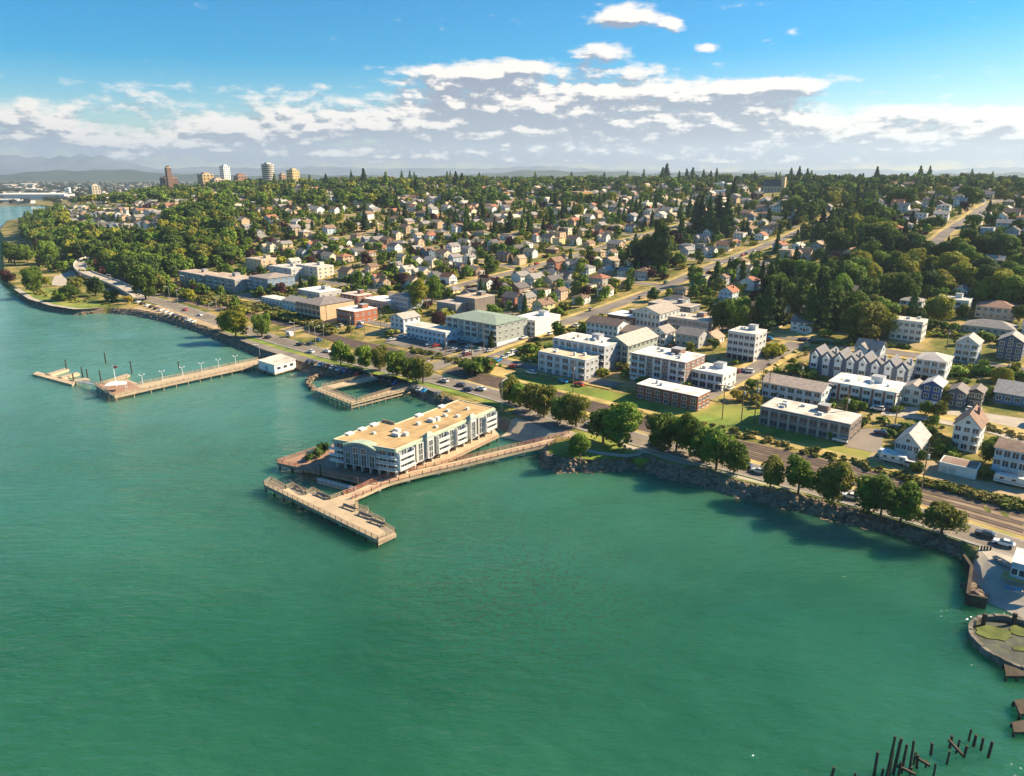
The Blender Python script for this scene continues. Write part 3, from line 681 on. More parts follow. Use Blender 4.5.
for x in (-3.7,3.7):
    for y in (-1.8,1.8): mb = MB(); mb.tube((x,y,0),(x,y,3.1), .09); mb.build('leg', M['whitemetal'], t)
w = at(116.5, 387, DZ); t = thing('flagpole', 'white flagpole with a small red and white flag on the pier platform', 'flagpole', w)
mb = MB(); mb.tube((0,0,0),(0,0,9.5), .2, .12); mb.build('pole', M['whitemetal'], t)
mb = MB(); mb.box(.1,1.7,-.03,.03,8.3,9.3); mb.build('flag', M['canvas'], t, (.6,.12,.1))
# E-shaped float with gangway
t = thing('mooring_float', 'pale E-shaped mooring float beyond the end of the long pier', 'floating dock', at(33,373.5,0))
for px in ([(32.5,374),(37,371.5),(77,381.5),(72,384.5)], [(44,374.3),(49,375.6),(69,369.2),(66,367.8)], [(57,377.6),(61,378.6),(80,373.4),(77,372)], [(68,380.3),(73,381.6),(90,379.2),(86,377.6)]):
    mb = MB(); mb.prism(poly_at(px, .9), -.2, .9); wpart(mb, 'float', M['deck'], t)
t = thing('gangway', 'narrow grey gangway linking the mooring float to the pier platform', 'gangway', at(77,381.5,.9))
a = Vector(at(77,381.6,1)); b = Vector(at(95,384.6,DZ))
mb = MB(); mb.beam(a, b, 1.5, .25); wpart(mb, 'walkway', M['metal'], t)
for q in (-.8,.8):
    d = (b-a).normalized(); sdv = Vector((-d.y,d.x,0))*q
    mb = MB(); mb.beam(a+sdv+Vector((0,0,1.0)), b+sdv+Vector((0,0,1.0)), .1, .1)
    for i in range(6): p = a+(b-a)*i/5+sdv; mb.tube(p, p+Vector((0,0,1.0)), .05, n=4)
    wpart(mb, 'handrail', M['metal'], t)
t = thing('back_float', 'narrow pale float lying behind the platform of the long pier', 'floating dock', at(103,381,0))
mb = MB(); mb.prism(poly_at([(102,381.5),(106,382.3),(130,375),(127,373.6)], .8), -.2, .8); wpart(mb, 'float', M['deck'], t)
mb = MB(); mb.prism(poly_at([(102.4,381.4),(104,381.8),(128,374.8),(127,374.2)], 1.3), .82, 1.2); wpart(mb, 'kerb_rail', M['timber'], t)
def piling(px, h, label, group, r=.3, lean=(0,0), m=None, name='timber_piling'):
    w = at(*px, 0); mb = MB(); mb.tube((0,0,-4),(lean[0],lean[1],h), r*1.05, r*.85, 8); o = mb.build(name, m or M['pile']); o.location = w
    tag(o, label, 'piling', group); return o
for px, h, l in [((67,371),5.5,'dark piling at the outer finger of the mooring float'),((74,382),4,'stub dark piling at the inner corner of the mooring float'),((83,377.5),5,'dark piling between two fingers of the mooring float'),((88,379.5),5,'dark piling at the innermost finger of the mooring float'),((101,381),5,'dark piling beside the gangway head'),((106,363.5),5.5,'lone dark piling in open water behind the white canopy'),((132,373.5),6,'lone dark piling off the back float'),((179,369.5),4,'lone dark piling behind the long pier near its middle lamp')]:
    piling(px, h, l, 'pilings round the mooring floats')
# boathouse on piles
bp = poly_at([(259,368.5),(275,373.5),(296,367.5),(281,362)], 1.6)
t = thing('boathouse', 'white flat roofed boathouse on piles where the long pier meets the shore', 'boathouse', (*bp[0], 0))
mb = MB(); mb.prism(bp, 1.5, 5.4); wpart(mb, 'wall', M['paint'], t, color=(.78,.76,.72))
c = (sum(p[0] for p in bp)/4, sum(p[1] for p in bp)/4)
mb = MB(); mb.prism([(c[0]+(p[0]-c[0])*1.05, c[1]+(p[1]-c[1])*1.05) for p in bp], 5.4, 5.75); wpart(mb, 'roof', M['membrane'], t, color=(.6,.56,.48))
mb = MB(); mb.prism([(c[0]+(p[0]-c[0])*1.07, c[1]+(p[1]-c[1])*1.07) for p in bp], 1.1, 1.48); wpart(mb, 'deck', M['timber'], t)
piles_under(t, bp, 1.4, 3.5, M['pile'])
for k in (.2,.5,.8):
    x = bp[1][0]+(bp[2][0]-bp[1][0])*k; y = bp[1][1]+(bp[2][1]-bp[1][1])*k; d = Vector((bp[2][0]-bp[1][0], bp[2][1]-bp[1][1])).normalized()
    mb = MB(); mb.beam((x-d.x,y-d.y,3.6),(x+d.x,y+d.y,3.6), .12, 1.2); wpart(mb, 'window', M['glass'], t)
x = bp[0][0]*.5+bp[1][0]*.5; y = bp[0][1]*.5+bp[1][1]*.5; d = Vector((bp[1][0]-bp[0][0], bp[1][1]-bp[0][1])).normalized()
mb = MB(); mb.beam((x-d.x,y-d.y,2.8),(x+d.x,y+d.y,2.8), .12, 2.4); wpart(mb, 'door', M['door'], t, color=(.3,.33,.38))
# basin pier (three arms round a pool)
zb = 2.8
t = thing('basin_pier', 'U-shaped concrete and timber pier around a small pool beside the road', 'pier', at(316,390,0))
arms = [[(314,389.5),(351,404),(357,400.5),(322,386.5)], [(351.2,404.1),(410,389),(404,385.5),(357.3,400.6)], [(322.4,386.4),(328,389),(378,378.5),(372,375.5)]]
for px in arms:
    mb = MB(); q = poly_at(px, zb); mb.prism(q, zb-.5, zb); wpart(mb, 'deck', M['deck'], t)
piles_under(t, poly_at([(314,389.5),(351,404),(405,390),(400,388),(357,400.5),(324,387.5)], zb), zb, 3.2, M['timber'])
mb = MB(); q = poly_at([(314,389.5),(351,404),(410,389)], zb)
for a, b in zip(q, q[1:]): mb.beam((a[0],a[1],1.3),(b[0],b[1],1.3), .3, .5)
wpart(mb, 'timber_waler', M['timber'], t)
for px in ([(314,389.5),(351,404),(410,389)], [(324,387.5),(357,400.5),(404,386)], [(322,386.4),(372,375.5)]):
    o = railing(t, poly_at(px, zb), zb, M['timber']); o.location = -Vector(t.location)

# ---------------------------------------------------------------- ruined pilings, ring basin, slip at the corner of the bay
RP = [(361,648,790),(382,652,770),(388,668,760),(411,672,765),(439,668,760),(327,698,776),(190,742,776),(266,768,780),(504,675,712),(560,652,690),(548,700,740),(575,662,705),(600,682,718),(617,634,670),(633,648,684),(655,660,698),(676,668,718),(449,700,740),(462,712,752),(512,735,776),(488,728,750),(345,752,790),(436,752,776),(402,735,776),(372,690,776)]
RP.sort(key=lambda r: (r[0]))
for i, (x, y0, y1) in enumerate(RP):
    X, y1p, y0p = 768+x/3.08, 524+y1/3.08, 524+y0/3.08
    w = at(X, y1p, 0); d = math.hypot(*w[:2], H); h = max(1.0, (y1p-y0p)/720*d/1.06)
    sz = 'tall' if h > 5.5 else 'short' if h < 3 else 'medium height'
    near = 'the broken pier cluster' if 300 < x < 530 else 'the outer group of leaning posts' if x >= 530 else 'the open water beside the broken pier'
    piling((X, y1p), h, f'{sz} rotten dark piling, {NTH[i]} from the left, in {near}', 'rotten pilings of the broken pier', random.uniform(.18,.27), (random.uniform(-.35,.35), random.uniform(-.3,.3)))
for a, b, z, l in [((452,716),(500,745),2.0,'broken dark crossbeam slanting between the pilings of the ruined pier'),((556,664),(600,712),2.2,'fallen dark beam leaning across the outer posts'),((390,740),(455,772),1.5,'dark timber walers across the ruined pier head')]:
    p = at(768+a[0]/3.08, 524+a[1]/3.08, z); q = at(768+b[0]/3.08, 524+b[1]/3.08, z-.6); mb = MB(); mb.beam(p, q, .35, .4); tag(mb.build('fallen_beam', M['pile']), l, 'beam')
c = Vector(at(1022, 648, 0)); rr = (Vector(at(967.5, 637, 0))-c).length
t = thing('ring_basin', 'round ruined concrete basin rim with green moss inside', 'ruin', (c.x, c.y, 0))
mb = MB(); n = 40
ri, ro = rr-.75, rr
for i in range(n):
    a0, a1 = 6.2832*i/n, 6.2832*(i+1)/n; h = 1.5+.12*math.sin(i*1.7)
    q = [(ri*math.cos(a0),ri*math.sin(a0)),(ro*math.cos(a0),ro*math.sin(a0)),(ro*math.cos(a1),ro*math.sin(a1)),(ri*math.cos(a1),ri*math.sin(a1))]
    mb.prism(q, -2, h)
mb.build('rim', M['darkconc'], t)
mb = MB(); mb.prism([(ri*1.0*math.cos(6.2832*i/n), ri*math.sin(6.2832*i/n)) for i in range(n)], -1, .35); mb.build('mud_floor', material('tidal_mud', (.055,.06,.045), .6, .35, .4, stain=((.1,.115,.05), .5, .5, .7)), t)
for cx, cy, ra, rb in ((-.35,.5,.42,.3),(.5,.55,.4,.28),(-.1,-.1,.2,.1),(.35,-.2,.2,.12)):
    mb = MB(); mb.prism([(ri*(cx+ra*random.uniform(.8,1.1)*math.cos(a)), ri*(cy+rb*random.uniform(.8,1.1)*math.sin(a))) for a in np.arange(0,6.2,.35)], .3, .5); mb.build('moss_patch', M['moss'], t)
for a in (1.2, 2.0): mb = MB(); mb.box(ri*math.cos(a)*.95-.3, ri*math.cos(a)*.95+.3, ri*math.sin(a)*.9-.3, ri*math.sin(a)*.9+.3, 0, 3); mb.build('gate_post', M['pile'], t)
for px, sz, l in [([(1004,664),(1026,668),(1040,676),(1006,676)], 1.1,'broken dark timber platform against the ring basin'),([(1014,700),(1034,697),(1044,712),(1020,714)], 1.3,'dark ruined timber crib at the edge of the water'),([(1012,722),(1034,718),(1044,732),(1014,732)],1.0,'lowest dark ruined timber crib below the ring basin')]:
    q = poly_at(px, sz); t = thing('timber_crib', l, 'ruin', (*q[0], 0)); mb = MB(); mb.prism(q, sz-.5, sz); wpart(mb, 'platform', M['pile'], t); piles_under(t, q, sz, 2, M['pile'])
# sea wall and slip
wl = [at(768+x/3.08, 524+y/3.08, 2.6)[:2] for x, y in [(604,95),(628,130),(616,216),(676,228)]]
t = thing('sea_wall', 'dark timber sea wall corner beside the boat slip', 'sea wall', (*wl[0], 0))
for a, b in zip(wl, wl[1:]):
    mb = MB(); mb.beam((a[0],a[1],.6),(b[0],b[1],.6), .7, 4.2); wpart(mb, 'panel', M['pile'], t)
shore_loft('slip_apron', -22, 17, 6, lambda s: max(3, road_off(s)+.3), M['pave'], .16, label='pale concrete apron of the boat slip')
loft('slip_verge', [(1000,580),(1024,588)], [(1004,574),(1024,578)], M['dry'], .3, z=2.8)

# ---------------------------------------------------------------- buildings
WIN = {}
def window(parent, x, y, z, face, w=1.4, h=1.5, name='window', trim='trim'):
    """window centred at (x, y, z); face: 'f' front (-y), 'r' right (+x), 'l' left (-x)"""
    k = (round(w,2), round(h,2), trim)
    if k not in WIN:
        t = .13; mb = MB()
        mb.box(-w/2-t,w/2+t,-.09,.02,-h/2-t,-h/2); mb.box(-w/2-t,w/2+t,-.09,.02,h/2,h/2+t)
        mb.box(-w/2-t,-w/2,-.09,.02,-h/2,h/2); mb.box(w/2,w/2+t,-.09,.02,-h/2,h/2)
        if w > 1.2: mb.box(-.05,.05,-.07,.02,-h/2,h/2)
        f = mb.build('window', M[trim]); g = MB(); g.box(-w/2,w/2,-.03,.015,-h/2,h/2); p = g.build('pane', M['glass'])
        WIN[k] = (f.data, p.data); bpy.data.objects.remove(f); bpy.data.objects.remove(p)
    a, b = WIN[k]; o = put(name, a, parent); o.location = (x, y, z); o.rotation_euler.z = {'f':0,'r':math.pi/2,'l':-math.pi/2}[face]
    put('pane', b, o); return o
def ground_min(t, w, d):
    zs = []
    for x in (0, w):
        for y in (0, d):
            c = math.cos(t.rotation_euler.z); s = math.sin(t.rotation_euler.z)
            zs.append(hxy(t.location.x+x*c-y*s, t.location.y+x*s+y*c))
    return min(zs)
FOOT = []                                  # footprints (s0, s1, n0, n1) kept clear of houses and trees
def front(L, Rx):
    p = pick(*L); lo, hi = 1, 150
    for _ in range(40):
        m = (lo+hi)/2; q = (p[0]+m*.764, p[1]-m*.645, p[2])
        if proj(*q)[0] < Rx: lo = m
        else: hi = m
    return p, lo
def gable(mb, x0, x1, y0, y1, z, rise, axis='y', ov=.5, m=0, th=.22):
    """two roof slopes with thickness; axis = direction of the ridge"""
    if axis == 'y':
        c = (x0+x1)/2; e = ov*rise/((x1-x0)/2)
        for a in ((x0-ov), (x1+ov)):
            q = [(a,y0-ov,z-e),(c,y0-ov,z+rise),(c,y1+ov,z+rise),(a,y1+ov,z-e)]
            mb.mesh(q+[(p[0],p[1],p[2]+th) for p in q], [(0,1,2,3),(4,7,6,5),(0,4,5,1),(1,5,6,2),(2,6,7,3),(3,7,4,0)], m)
    else:
        c = (y0+y1)/2; e = ov*rise/((y1-y0)/2)
        for a in ((y0-ov), (y1+ov)):
            q = [(x0-ov,a,z-e),(x1+ov,a,z-e),(x1+ov,c,z+rise),(x0-ov,c,z+rise)]
            mb.mesh(q+[(p[0],p[1],p[2]+th) for p in q], [(0,1,2,3),(4,7,6,5),(0,4,5,1),(1,5,6,2),(2,6,7,3),(3,7,4,0)], m)
def gable_wall(mb, x0, x1, y0, y1, z0, z, rise, axis='y', m=0):
    mb.box(x0,x1,y0,y1,z0,z,m)
    if axis == 'y':
        c = (x0+x1)/2
        for y in (y0, y1): mb.face([(x0,y,z),(x1,y,z),(c,y,z+rise)], m)
    else:
        c = (y0+y1)/2
        for x in (x0, x1): mb.face([(x,y0,z),(x,y1,z),(x,c,z+rise)], m)
def hip(mb, x0, x1, y0, y1, z, rise, ov=.5, m=0):
    x0-=ov; x1+=ov; y0-=ov; y1+=ov; w=x1-x0; d=y1-y0; k=min(w,d)/2
    if w >= d: a,b=(x0+k,(y0+y1)/2,z+rise),(x1-k,(y0+y1)/2,z+rise); fs=[(0,1,5,4),(1,2,5),(2,3,4,5),(3,0,4)]
    else: a,b=((x0+x1)/2,y0+k,z+rise),((x0+x1)/2,y1-k,z+rise); fs=[(0,1,4),(1,2,5,4),(2,3,5),(3,0,4,5)]
    mb.mesh([(x0,y0,z),(x1,y0,z),(x1,y1,z),(x0,y1,z),a,b], fs, m); mb.face([(x0,y1,z),(x1,y1,z),(x1,y0,z),(x0,y0,z)], m)
def bld(name, label, L, Rx, depth, floors, wall, roof='flat', roofc=(.5,.47,.42), fh=3.0, wm='stucco', bays=None, sb=None, balc=(), sbalc=(), cat='building', rise=None, trim='trim', ww=1.5, wh=1.5,
        ground=None, units=0, group=None, chimney=False, garage=0, axis='y', arc=None, base=None, skip=(), lintel=None, piers=None, side=True, ov=.5, parapet=.5):
    p, w = front(L, Rx); t = thing(name, label, cat, p, ROT, group); wall = hexc(wall); roofc = hexc(roofc)
    a = sn(p); FOOT.append((a[0]-w-2, a[0]+2, a[1]-2, a[1]+depth+2))
    drop = min(0, ground_min(t, w, depth)-p[2])-1
    h = floors*fh; bays = bays or max(1, round(w/3.6)); sb = sb or max(1, round(depth/4.2)); rise = rise or w*.28
    mb = MB()
    if roof == 'gable': gable_wall(mb, 0,w,0,depth,drop,h,rise,axis)
    else: mb.box(0,w,0,depth,drop,h+(parapet if roof == 'flat' else 0))
    mb.build('wall', M[wm], t, wall)
    mb = MB()
    if roof == 'flat':
        mb.box(-.12,w+.12,-.12,depth+.12,h+parapet,h+parapet+.16); mb.build('roof_edge', M[trim], t)
        mb = MB(); mb.box(.25,w-.25,.25,depth-.25,h+parapet+.14,h+parapet+.2); r = mb.build('roof', M['membrane'], t, roofc)
    else:
        if roof == 'gable': gable(mb, 0,w,0,depth,h,rise,axis,ov)
        else: hip(mb, 0,w,0,depth,h,rise,ov)
        r = mb.build('roof', M['shingle'], t, roofc)
    if base:
        mb = MB(); mb.box(-.08,w+.08,-.08,depth+.08,drop,base[0]); mb.build('base_storey', M[base[2] if len(base) > 2 else 'stucco'], t, hexc(base[1]))
    bx = w/bays
    for fl in range(floors):
        z = fl*fh+fh*.52
        for b in range(bays):
            x = bx*(b+.5)
            if (fl, b) in skip: continue
            if garage and fl == 0 and b < garage:
                g = MB(); g.box(x-bx*.38,x+bx*.38,-.08,.02,.05,2.3); g.build('garage_door', M['door'], t, (.55,.54,.5)); continue
            if ground and fl == 0:
                g = MB(); g.box(x-bx*.42,x+bx*.42,-.06,.02,.15,fh*.78); g.build('ground_bay_panel', M[ground], t); continue  # near-black flush panel across the bay; nothing is recessed here
            if b in balc and fl > 0 or (b in balc and len(balc) == bays and fl >= 0 and not ground and not base):
                window(t, x, 0, z-.1, 'f', min(bx*.72,2.8), fh*.68, trim=trim)
                g = MB(); bw = bx*.46; g.box(x-bw,x+bw,-1.5,-.02,fl*fh+.0,fl*fh+.16)
                g.box(x-bw,x+bw,-1.5,-1.42,fl*fh+.95,fl*fh+1.05); g.box(x-bw,x+bw,-1.48,-1.44,fl*fh+.16,fl*fh+.95) if arc == 'solid' else None
                for i in range(7): xx = x-bw+.04+(2*bw-.08)*i/6; g.box(xx-.04,xx+.04,-1.48,-1.44,fl*fh+.16,fl*fh+.95)
                g.build('balcony', M[trim], t)
            else: window(t, x, 0, z, 'f', min(ww,bx*.78), wh, trim=trim)
        if side:
            sx = depth/sb
            for b in range(sb):
                y = sx*(b+.5)
                if b in sbalc:
                    window(t, w, y, z-.1, 'r', min(sx*.7,2.4), fh*.68, trim=trim)
                    g = MB(); g.box(w+.02,w+1.4,y-sx*.4,y+sx*.4,fl*fh,fl*fh+.15); g.box(w+1.32,w+1.4,y-sx*.4,y+sx*.4,fl*fh+.9,fl*fh+1.02)
                    for i in range(6): yy = y-sx*.4+.04+(sx*.8-.08)*i/5; g.box(w+1.34,w+1.38,yy-.04,yy+.04,fl*fh+.15,fl*fh+.9)
                    g.build('balcony', M[trim], t)
                else: window(t, w, y, z, 'r', min(ww*.9,sx*.7), wh*.9, trim=trim)
    if piers:
        for i in range(bays+1):
            g = MB(); x = w*i/bays; g.box(max(0,x-.35),min(w,x+.35),-.28,-.003,drop,h+.2); g.build('wall_pier', M[piers[1]], t, hexc(piers[0]))
    if lintel:
        for fl in range(1, floors+1): g = MB(); g.box(-.1,w+.1,-.16,-.004,fl*fh-.2,fl*fh+.12); g.build('floor_band', M[lintel], t)
    if roof == 'gable' and axis == 'y' and rise > 1.8: window(t, w/2, 0, h+rise*.3, 'f', 1.1, 1.0, trim=trim)
    for i in range(units):
        g = MB(); x = random.uniform(.15,.85)*w; y = random.uniform(.2,.8)*depth; q = random.uniform(.45,.9); zz = h+parapet+.2; g.box(x-q,x+q,y-q*.7,y+q*.7,zz,zz+random.uniform(.7,1.4)); g.build('rooftop_unit', M['unit'], t)
    if chimney:
        g = MB(); g.box(w*.7-.4,w*.7+.4,depth*.6-.4,depth*.6+.4,h,h+rise+.9); c = g.build('chimney', M['brick'], r, (.3,.16,.12))
    if roof == 'flat' and depth > 11:
        g = MB(); q = min(w, depth)*.13; g.box(w*.62-q,w*.62+q,depth*.68-q,depth*.68+q,h+parapet+.2,h+parapet+2.3); g.build('stair_penthouse', M[wm], t, wall)
        g = MB(); g.box(w*.62-q-.15,w*.62+q+.15,depth*.68-q-.15,depth*.68+q+.15,h+parapet+2.3,h+parapet+2.5); g.build('penthouse_roof', M['greytrim'], t)
        for k in range(3): g = MB(); x = w*(.15+.22*k); y = depth*(.25+.2*(k % 2)); g.tube((x,y,h+parapet+.2),(x,y,h+parapet+1.1), .16, .16, 6); g.build('roof_vent', M['metal'], t)
    return t

def hotel():
    B1 = Vector(at(397,478.5,DZ)); yd = Vector((math.cos(R(54.2)), math.sin(R(54.2)), 0)); xd = Vector((yd.y,-yd.x,0)); Lg = 48.0; Wd = 21.4; K = 5.0
    o = B1-xd*Wd; rz = math.atan2(xd.y, xd.x)
    def sk(mb): mb.V = [(v[0], v[1]-K*(1-v[0]/Wd), v[2]) for v in mb.V]; return mb     # the front is not square to the long side
    def fwin(x, y, z, w, h): window(t, x, y-K*(1-x/Wd), z, 'f', w, h).rotation_euler.z = math.atan2(K, Wd)
    t = thing('waterfront_hotel', 'long three storey grey and white hotel on columns over the water with tan roof', 'hotel', o, rz)
    lo, hi = 6, 25
    for _ in range(30):
        m = (lo+hi)/2
        if proj(B1.x, B1.y, DZ+m)[1] > 449.5: lo = m
        else: hi = m
    top = lo; g0 = top*.27; fh = (top-g0-1.0)/3; Wn = Wd*.74; yn = Lg*.33
    wc = (.27,.29,.32); cream = (.62,.58,.52); green = (.38,.46,.36)
    poly = [(0,-K),(Wd,0),(Wd,Lg),(Wd-Wn,Lg),(Wd-Wn,yn),(0,yn)]
    mb = MB(); mb.prism(poly, g0, top-.9); mb.build('wall', M['paint'], t, wc)
    mb = MB(); mb.prism([(-.4,-K-.4),(Wd+.4,-.4),(Wd+.4,Lg+.4),(Wd-Wn-.4,Lg+.4),(Wd-Wn-.4,yn+.4),(-.4,yn+.4)], top-.9, top-.2); mb.build('cornice', M['stucco'], t, green)
    mb = MB(); mb.prism([(.3,-K+.4),(Wd-.3,.3),(Wd-.3,Lg-.3),(Wd-Wn+.3,Lg-.3),(Wd-Wn+.3,yn-.3),(.3,yn-.3)], top-.22, top-.05); rf = mb.build('roof', M['hotelroof'], t)
    mb = MB()
    for a, b in zip(poly, poly[1:]+poly[:1]): mb.beam((a[0],a[1],top-.02),(b[0],b[1],top-.02), .35, .35)
    mb.build('parapet', M['stucco'], rf, (.62,.55,.4))
    mb = MB(); mb.beam((.2,yn-.2,top+.35),(Wd-Wn,yn-.2,top+.35), .3, .9); mb.build('roof_screen', M['timber'], rf)
    # ground level: recessed dark wall and columns
    mb = MB(); mb.prism([(2.5,2.5-K),(Wd-2,3.5),(Wd-2,Lg-1),(Wd-Wn+2,Lg-1),(Wd-Wn+2,yn-1.5),(2.5,yn-1.5)], .05, g0); mb.build('recessed_ground_wall', M['glass'], t)
    mb = MB(); mb.prism([(-.3,-K-.3),(Wd+.3,-.3),(Wd+.3,Lg+.3),(Wd-Wn-.3,Lg+.3),(Wd-Wn-.3,yn+.3),(-.3,yn+.3)], g0-.45, g0-.01); mb.build('floor_slab', M['trim'], t)
    mb = MB(); mb.box(-.32,.32,-.32,.32,0,g0-.45); cme = mb.build('column', M['paleconc'], t); cme.location = (.5,.5-K,.05)
    for i in range(1, 8): put('column', cme.data, t).location = (.5+(Wd-1)*i/7, .5-K*(1-i/7), .05)
    for i in range(1, 13): put('column', cme.data, t).location = (Wd-.5, .5+(Lg-1)*i/12, .05)
    for i in range(1, 4): put('column', cme.data, t).location = (.5, .5-K+(yn+K-1)*i/3, .05)
    # central arched bay on the front
    xa, xb = Wd*.2, Wd*.72; n = 14
    top2 = top-1.1
    arcp = [(xa+(xb-xa)*i/n, top2+1.5*math.sin(math.pi*i/n)) for i in range(n+1)]
    mb = MB(); P = [(xa,g0),(xb,g0)]+arcp[::-1]
    vs = [(p[0],-1.0,p[1]) for p in P]+[(p[0],-.02,p[1]) for p in P]; q = len(P)
    mb.mesh(vs, [tuple(range(q)), tuple(range(2*q-1,q-1,-1))]+[(i,q+i,q+(i+1)%q,(i+1)%q) for i in range(q)]); sk(mb).build('arched_bay', M['paint'], t, (.22,.25,.3))
    mb = MB()
    for a, b in zip(arcp, arcp[1:]): mb.box(a[0]-.05,b[0]+.05,-1.3,2.0,min(a[1],b[1])-.05,max(a[1],b[1])+.28)
    sk(mb).build('arched_roof', M['stucco'], t, green)
    for fl in range(2 if False else 3):
        z = g0+fl*fh+fh*.5
        if fl < 3:
            for i in range(4):
                x = xa+(xb-xa)*(i+.5)/4
                if fl == 2 and i in (0,3): continue
                fwin(x, -1.0, z+(0 if fl < 2 else -.1), 1.7, 1.8)
        for x in (Wd*.1, Wd*.79, Wd*.93):
            fwin(x, 0, z, 2.2, 2.0)
        for x0, x1 in ((-.9,xa-.4),(xb+.4,Wd+.9)):
            mb = MB(); z0 = g0+fl*fh; mb.box(x0,x1,-1.3,-.02,z0,z0+.22); mb.box(x0,x1,-1.3,-1.22,z0+.9,z0+1.05)
            k = 9
            for i in range(k+1): xx = x0+.05+(x1-x0-.1)*i/k; mb.box(xx-.05,xx+.05,-1.29,-1.23,z0+.22,z0+.9)
            sk(mb).build('balcony', M['trim'], t)
    # sunny side: bays, turrets, balconies
    seg = [('b',0,.14),('d',.14,.17),('w',.17,.25),('t',.25,.33),('d',.33,.36),('b',.36,.48),('w',.48,.55),('b',.55,.66),('d',.66,.69),('t',.69,.77),('d',.77,.8),('w',.8,.87),('b',.87,1)]
    for k, a, b in seg:
        y0, y1 = Lg*a, Lg*b
        if k == 't':
            mb = MB(); mb.box(Wd+.02,Wd+1.3,y0+.4,y1-.4,g0,top+.3); mb.build('bay_tower', M['stucco'], t, (.5,.51,.5))
            mb = MB(); hip(mb, Wd-.4,Wd+1.3,y0+.4,y1-.4,top+.3,1.3,.3); mb.build('tower_roof', M['stucco'], t, green)
        if k == 'd': mb = MB(); mb.box(Wd+.01,Wd+.12,y0,y1,g0+.1,top-1.0); mb.build('recess_shade_panel', M['glass'], t); continue  # dark panel stands in for the shade between bays; nothing is set back
        if k == 'w': mb = MB(); mb.box(Wd+.02,Wd+.5,y0+.2,y1-.2,g0,top-.95); mb.build('wall_bay', M['stucco'], t, cream)
        for fl in range(3):
            z = g0+fl*fh; cnt = max(1, int((y1-y0)/3.4))
            for i in range(cnt):
                y = y0+(y1-y0)*(i+.5)/cnt
                window(t, Wd+(1.3 if k == 't' else .5 if k == 'w' else 0), y, z+fh*.5, 'r', 1.7 if k != 'b' else 2.1, 1.8)
            if k == 'b':
                mb = MB(); mb.box(Wd+.02,Wd+1.5,y0+.2,y1-.2,z,z+.22); mb.box(Wd+1.42,Wd+1.5,y0+.2,y1-.2,z+.5,z+1.05); mb.box(Wd+.02,Wd+1.45,y0+.15,y0+.4,z+.22,z+fh-.02); mb.box(Wd+.02,Wd+1.45,y1-.4,y1-.15,z+.22,z+fh-.02); mb.build('balcony', M['trim'], t)
    for i in range(3):                          # gabled dormer boxes along the far eave
        mb = MB(); y = yn*(.12+.33*i); mb.box(-.6,1.4,y-2,y+.4,top-.2,top+.4); mb.build('eave_box', M['trim'], rf)
    for i in range(2):
        mb = MB(); y = yn+(Lg-yn)*(.3+.36*i); mb.box(Wd-Wn-.6,Wd-Wn+1.2,y,y+2.6,top-.2,top+.5); mb.build('eave_box', M['trim'], rf)
    for fx, fy, a, b, h in [(.5,.24,1.1,.7,.9),(.62,.18,1.5,.7,.9),(.72,.22,.8,.7,1.0),(.62,.52,1.2,.8,1.0),(.66,.56,.7,.7,1.2),(.55,.42,.6,.6,.8),(.8,.7,.6,.6,.7),(.5,.75,.6,.6,.7),(.7,.86,.5,.5,.8),(.85,.45,.5,.5,.6),(.3,.12,.5,.5,.6),(.62,.66,.6,.5,.7)]:
        mb = MB(); x, y = Wd*fx, Lg*fy; mb.box(x-a,x+a,y-b,y+b,top-.05,top+h); mb.build('rooftop_unit', M['unit'], rf)
    return t
hotel()

BR_ = (.27,.115,.075)
# shore-side row, from the boat slip towards the headland
bld('brick_office', 'low red brick office with white roof on the lawn above the railway', (636,398.5), 697, 10, 2, BR_, roofc=(.74,.72,.68), fh=2.7, wm='brick', bays=7, sb=3, units=2, cat='office', ww=1.9)
bld('apartment_block', 'white and brown four storey balconied apartments behind the low brick office', (630,379), 684, 17, 4, (.24,.15,.12), roofc=(.74,.7,.64), fh=2.7, wm='brick', bays=7, sb=4, balc=(0,1,3,5,6), units=6, piers=((.7,.68,.64),'stucco'), cat='apartments', base=(1.4,(.7,.69,.66)))
bld('clinic_building', 'white two storey building with wide glass front beside the brick office', (691,386), 721.5, 13, 2, (.72,.7,.66), roofc=(.75,.72,.67), fh=3.3, bays=4, sb=3, balc=(0,1,2,3), units=2)
bld('apartment_block', 'white flat roofed four storey block standing alone above the steep lane', (726,358), 753, 13, 4, (.5,.5,.5), roofc=(.66,.62,.55), fh=3.05, bays=5, sb=3, ww=1.9, units=2, cat='apartments', ground='dark', lintel='trim')
bld('terraced_apartments', 'white and blue two storey terrace with sloping brown roof between lane and brick apartments', (761,396), 820, 12, 2, (.5,.58,.64), 'gable', (.5,.4,.32), fh=2.9, bays=7, sb=3, balc=(1,3,5), axis='x', rise=2.2, cat='apartments', ww=1.9)
bld('office_block', 'long grey two storey block with pale gravel roof beside the railway lawn', (759,424.5), 848, 13, 2, (.22,.16,.13), roofc=(.6,.55,.48), fh=3.1, wm='brick', bays=9, sb=3, ww=2.4, wh=1.7, trim='greytrim', units=8, piers=((.4,.37,.34),'stucco'), lintel='greytrim', cat='office')
bld('apartment_block', 'brick pillared apartments with a broad white roof below the gabled townhouses', (826.5,397), 894, 16, 2, (.66,.66,.64), roofc=(.72,.7,.66), fh=2.9, bays=6, sb=3, ww=2.2, units=3, piers=((.32,.13,.08),'brick'), cat='apartments', lintel='trim')
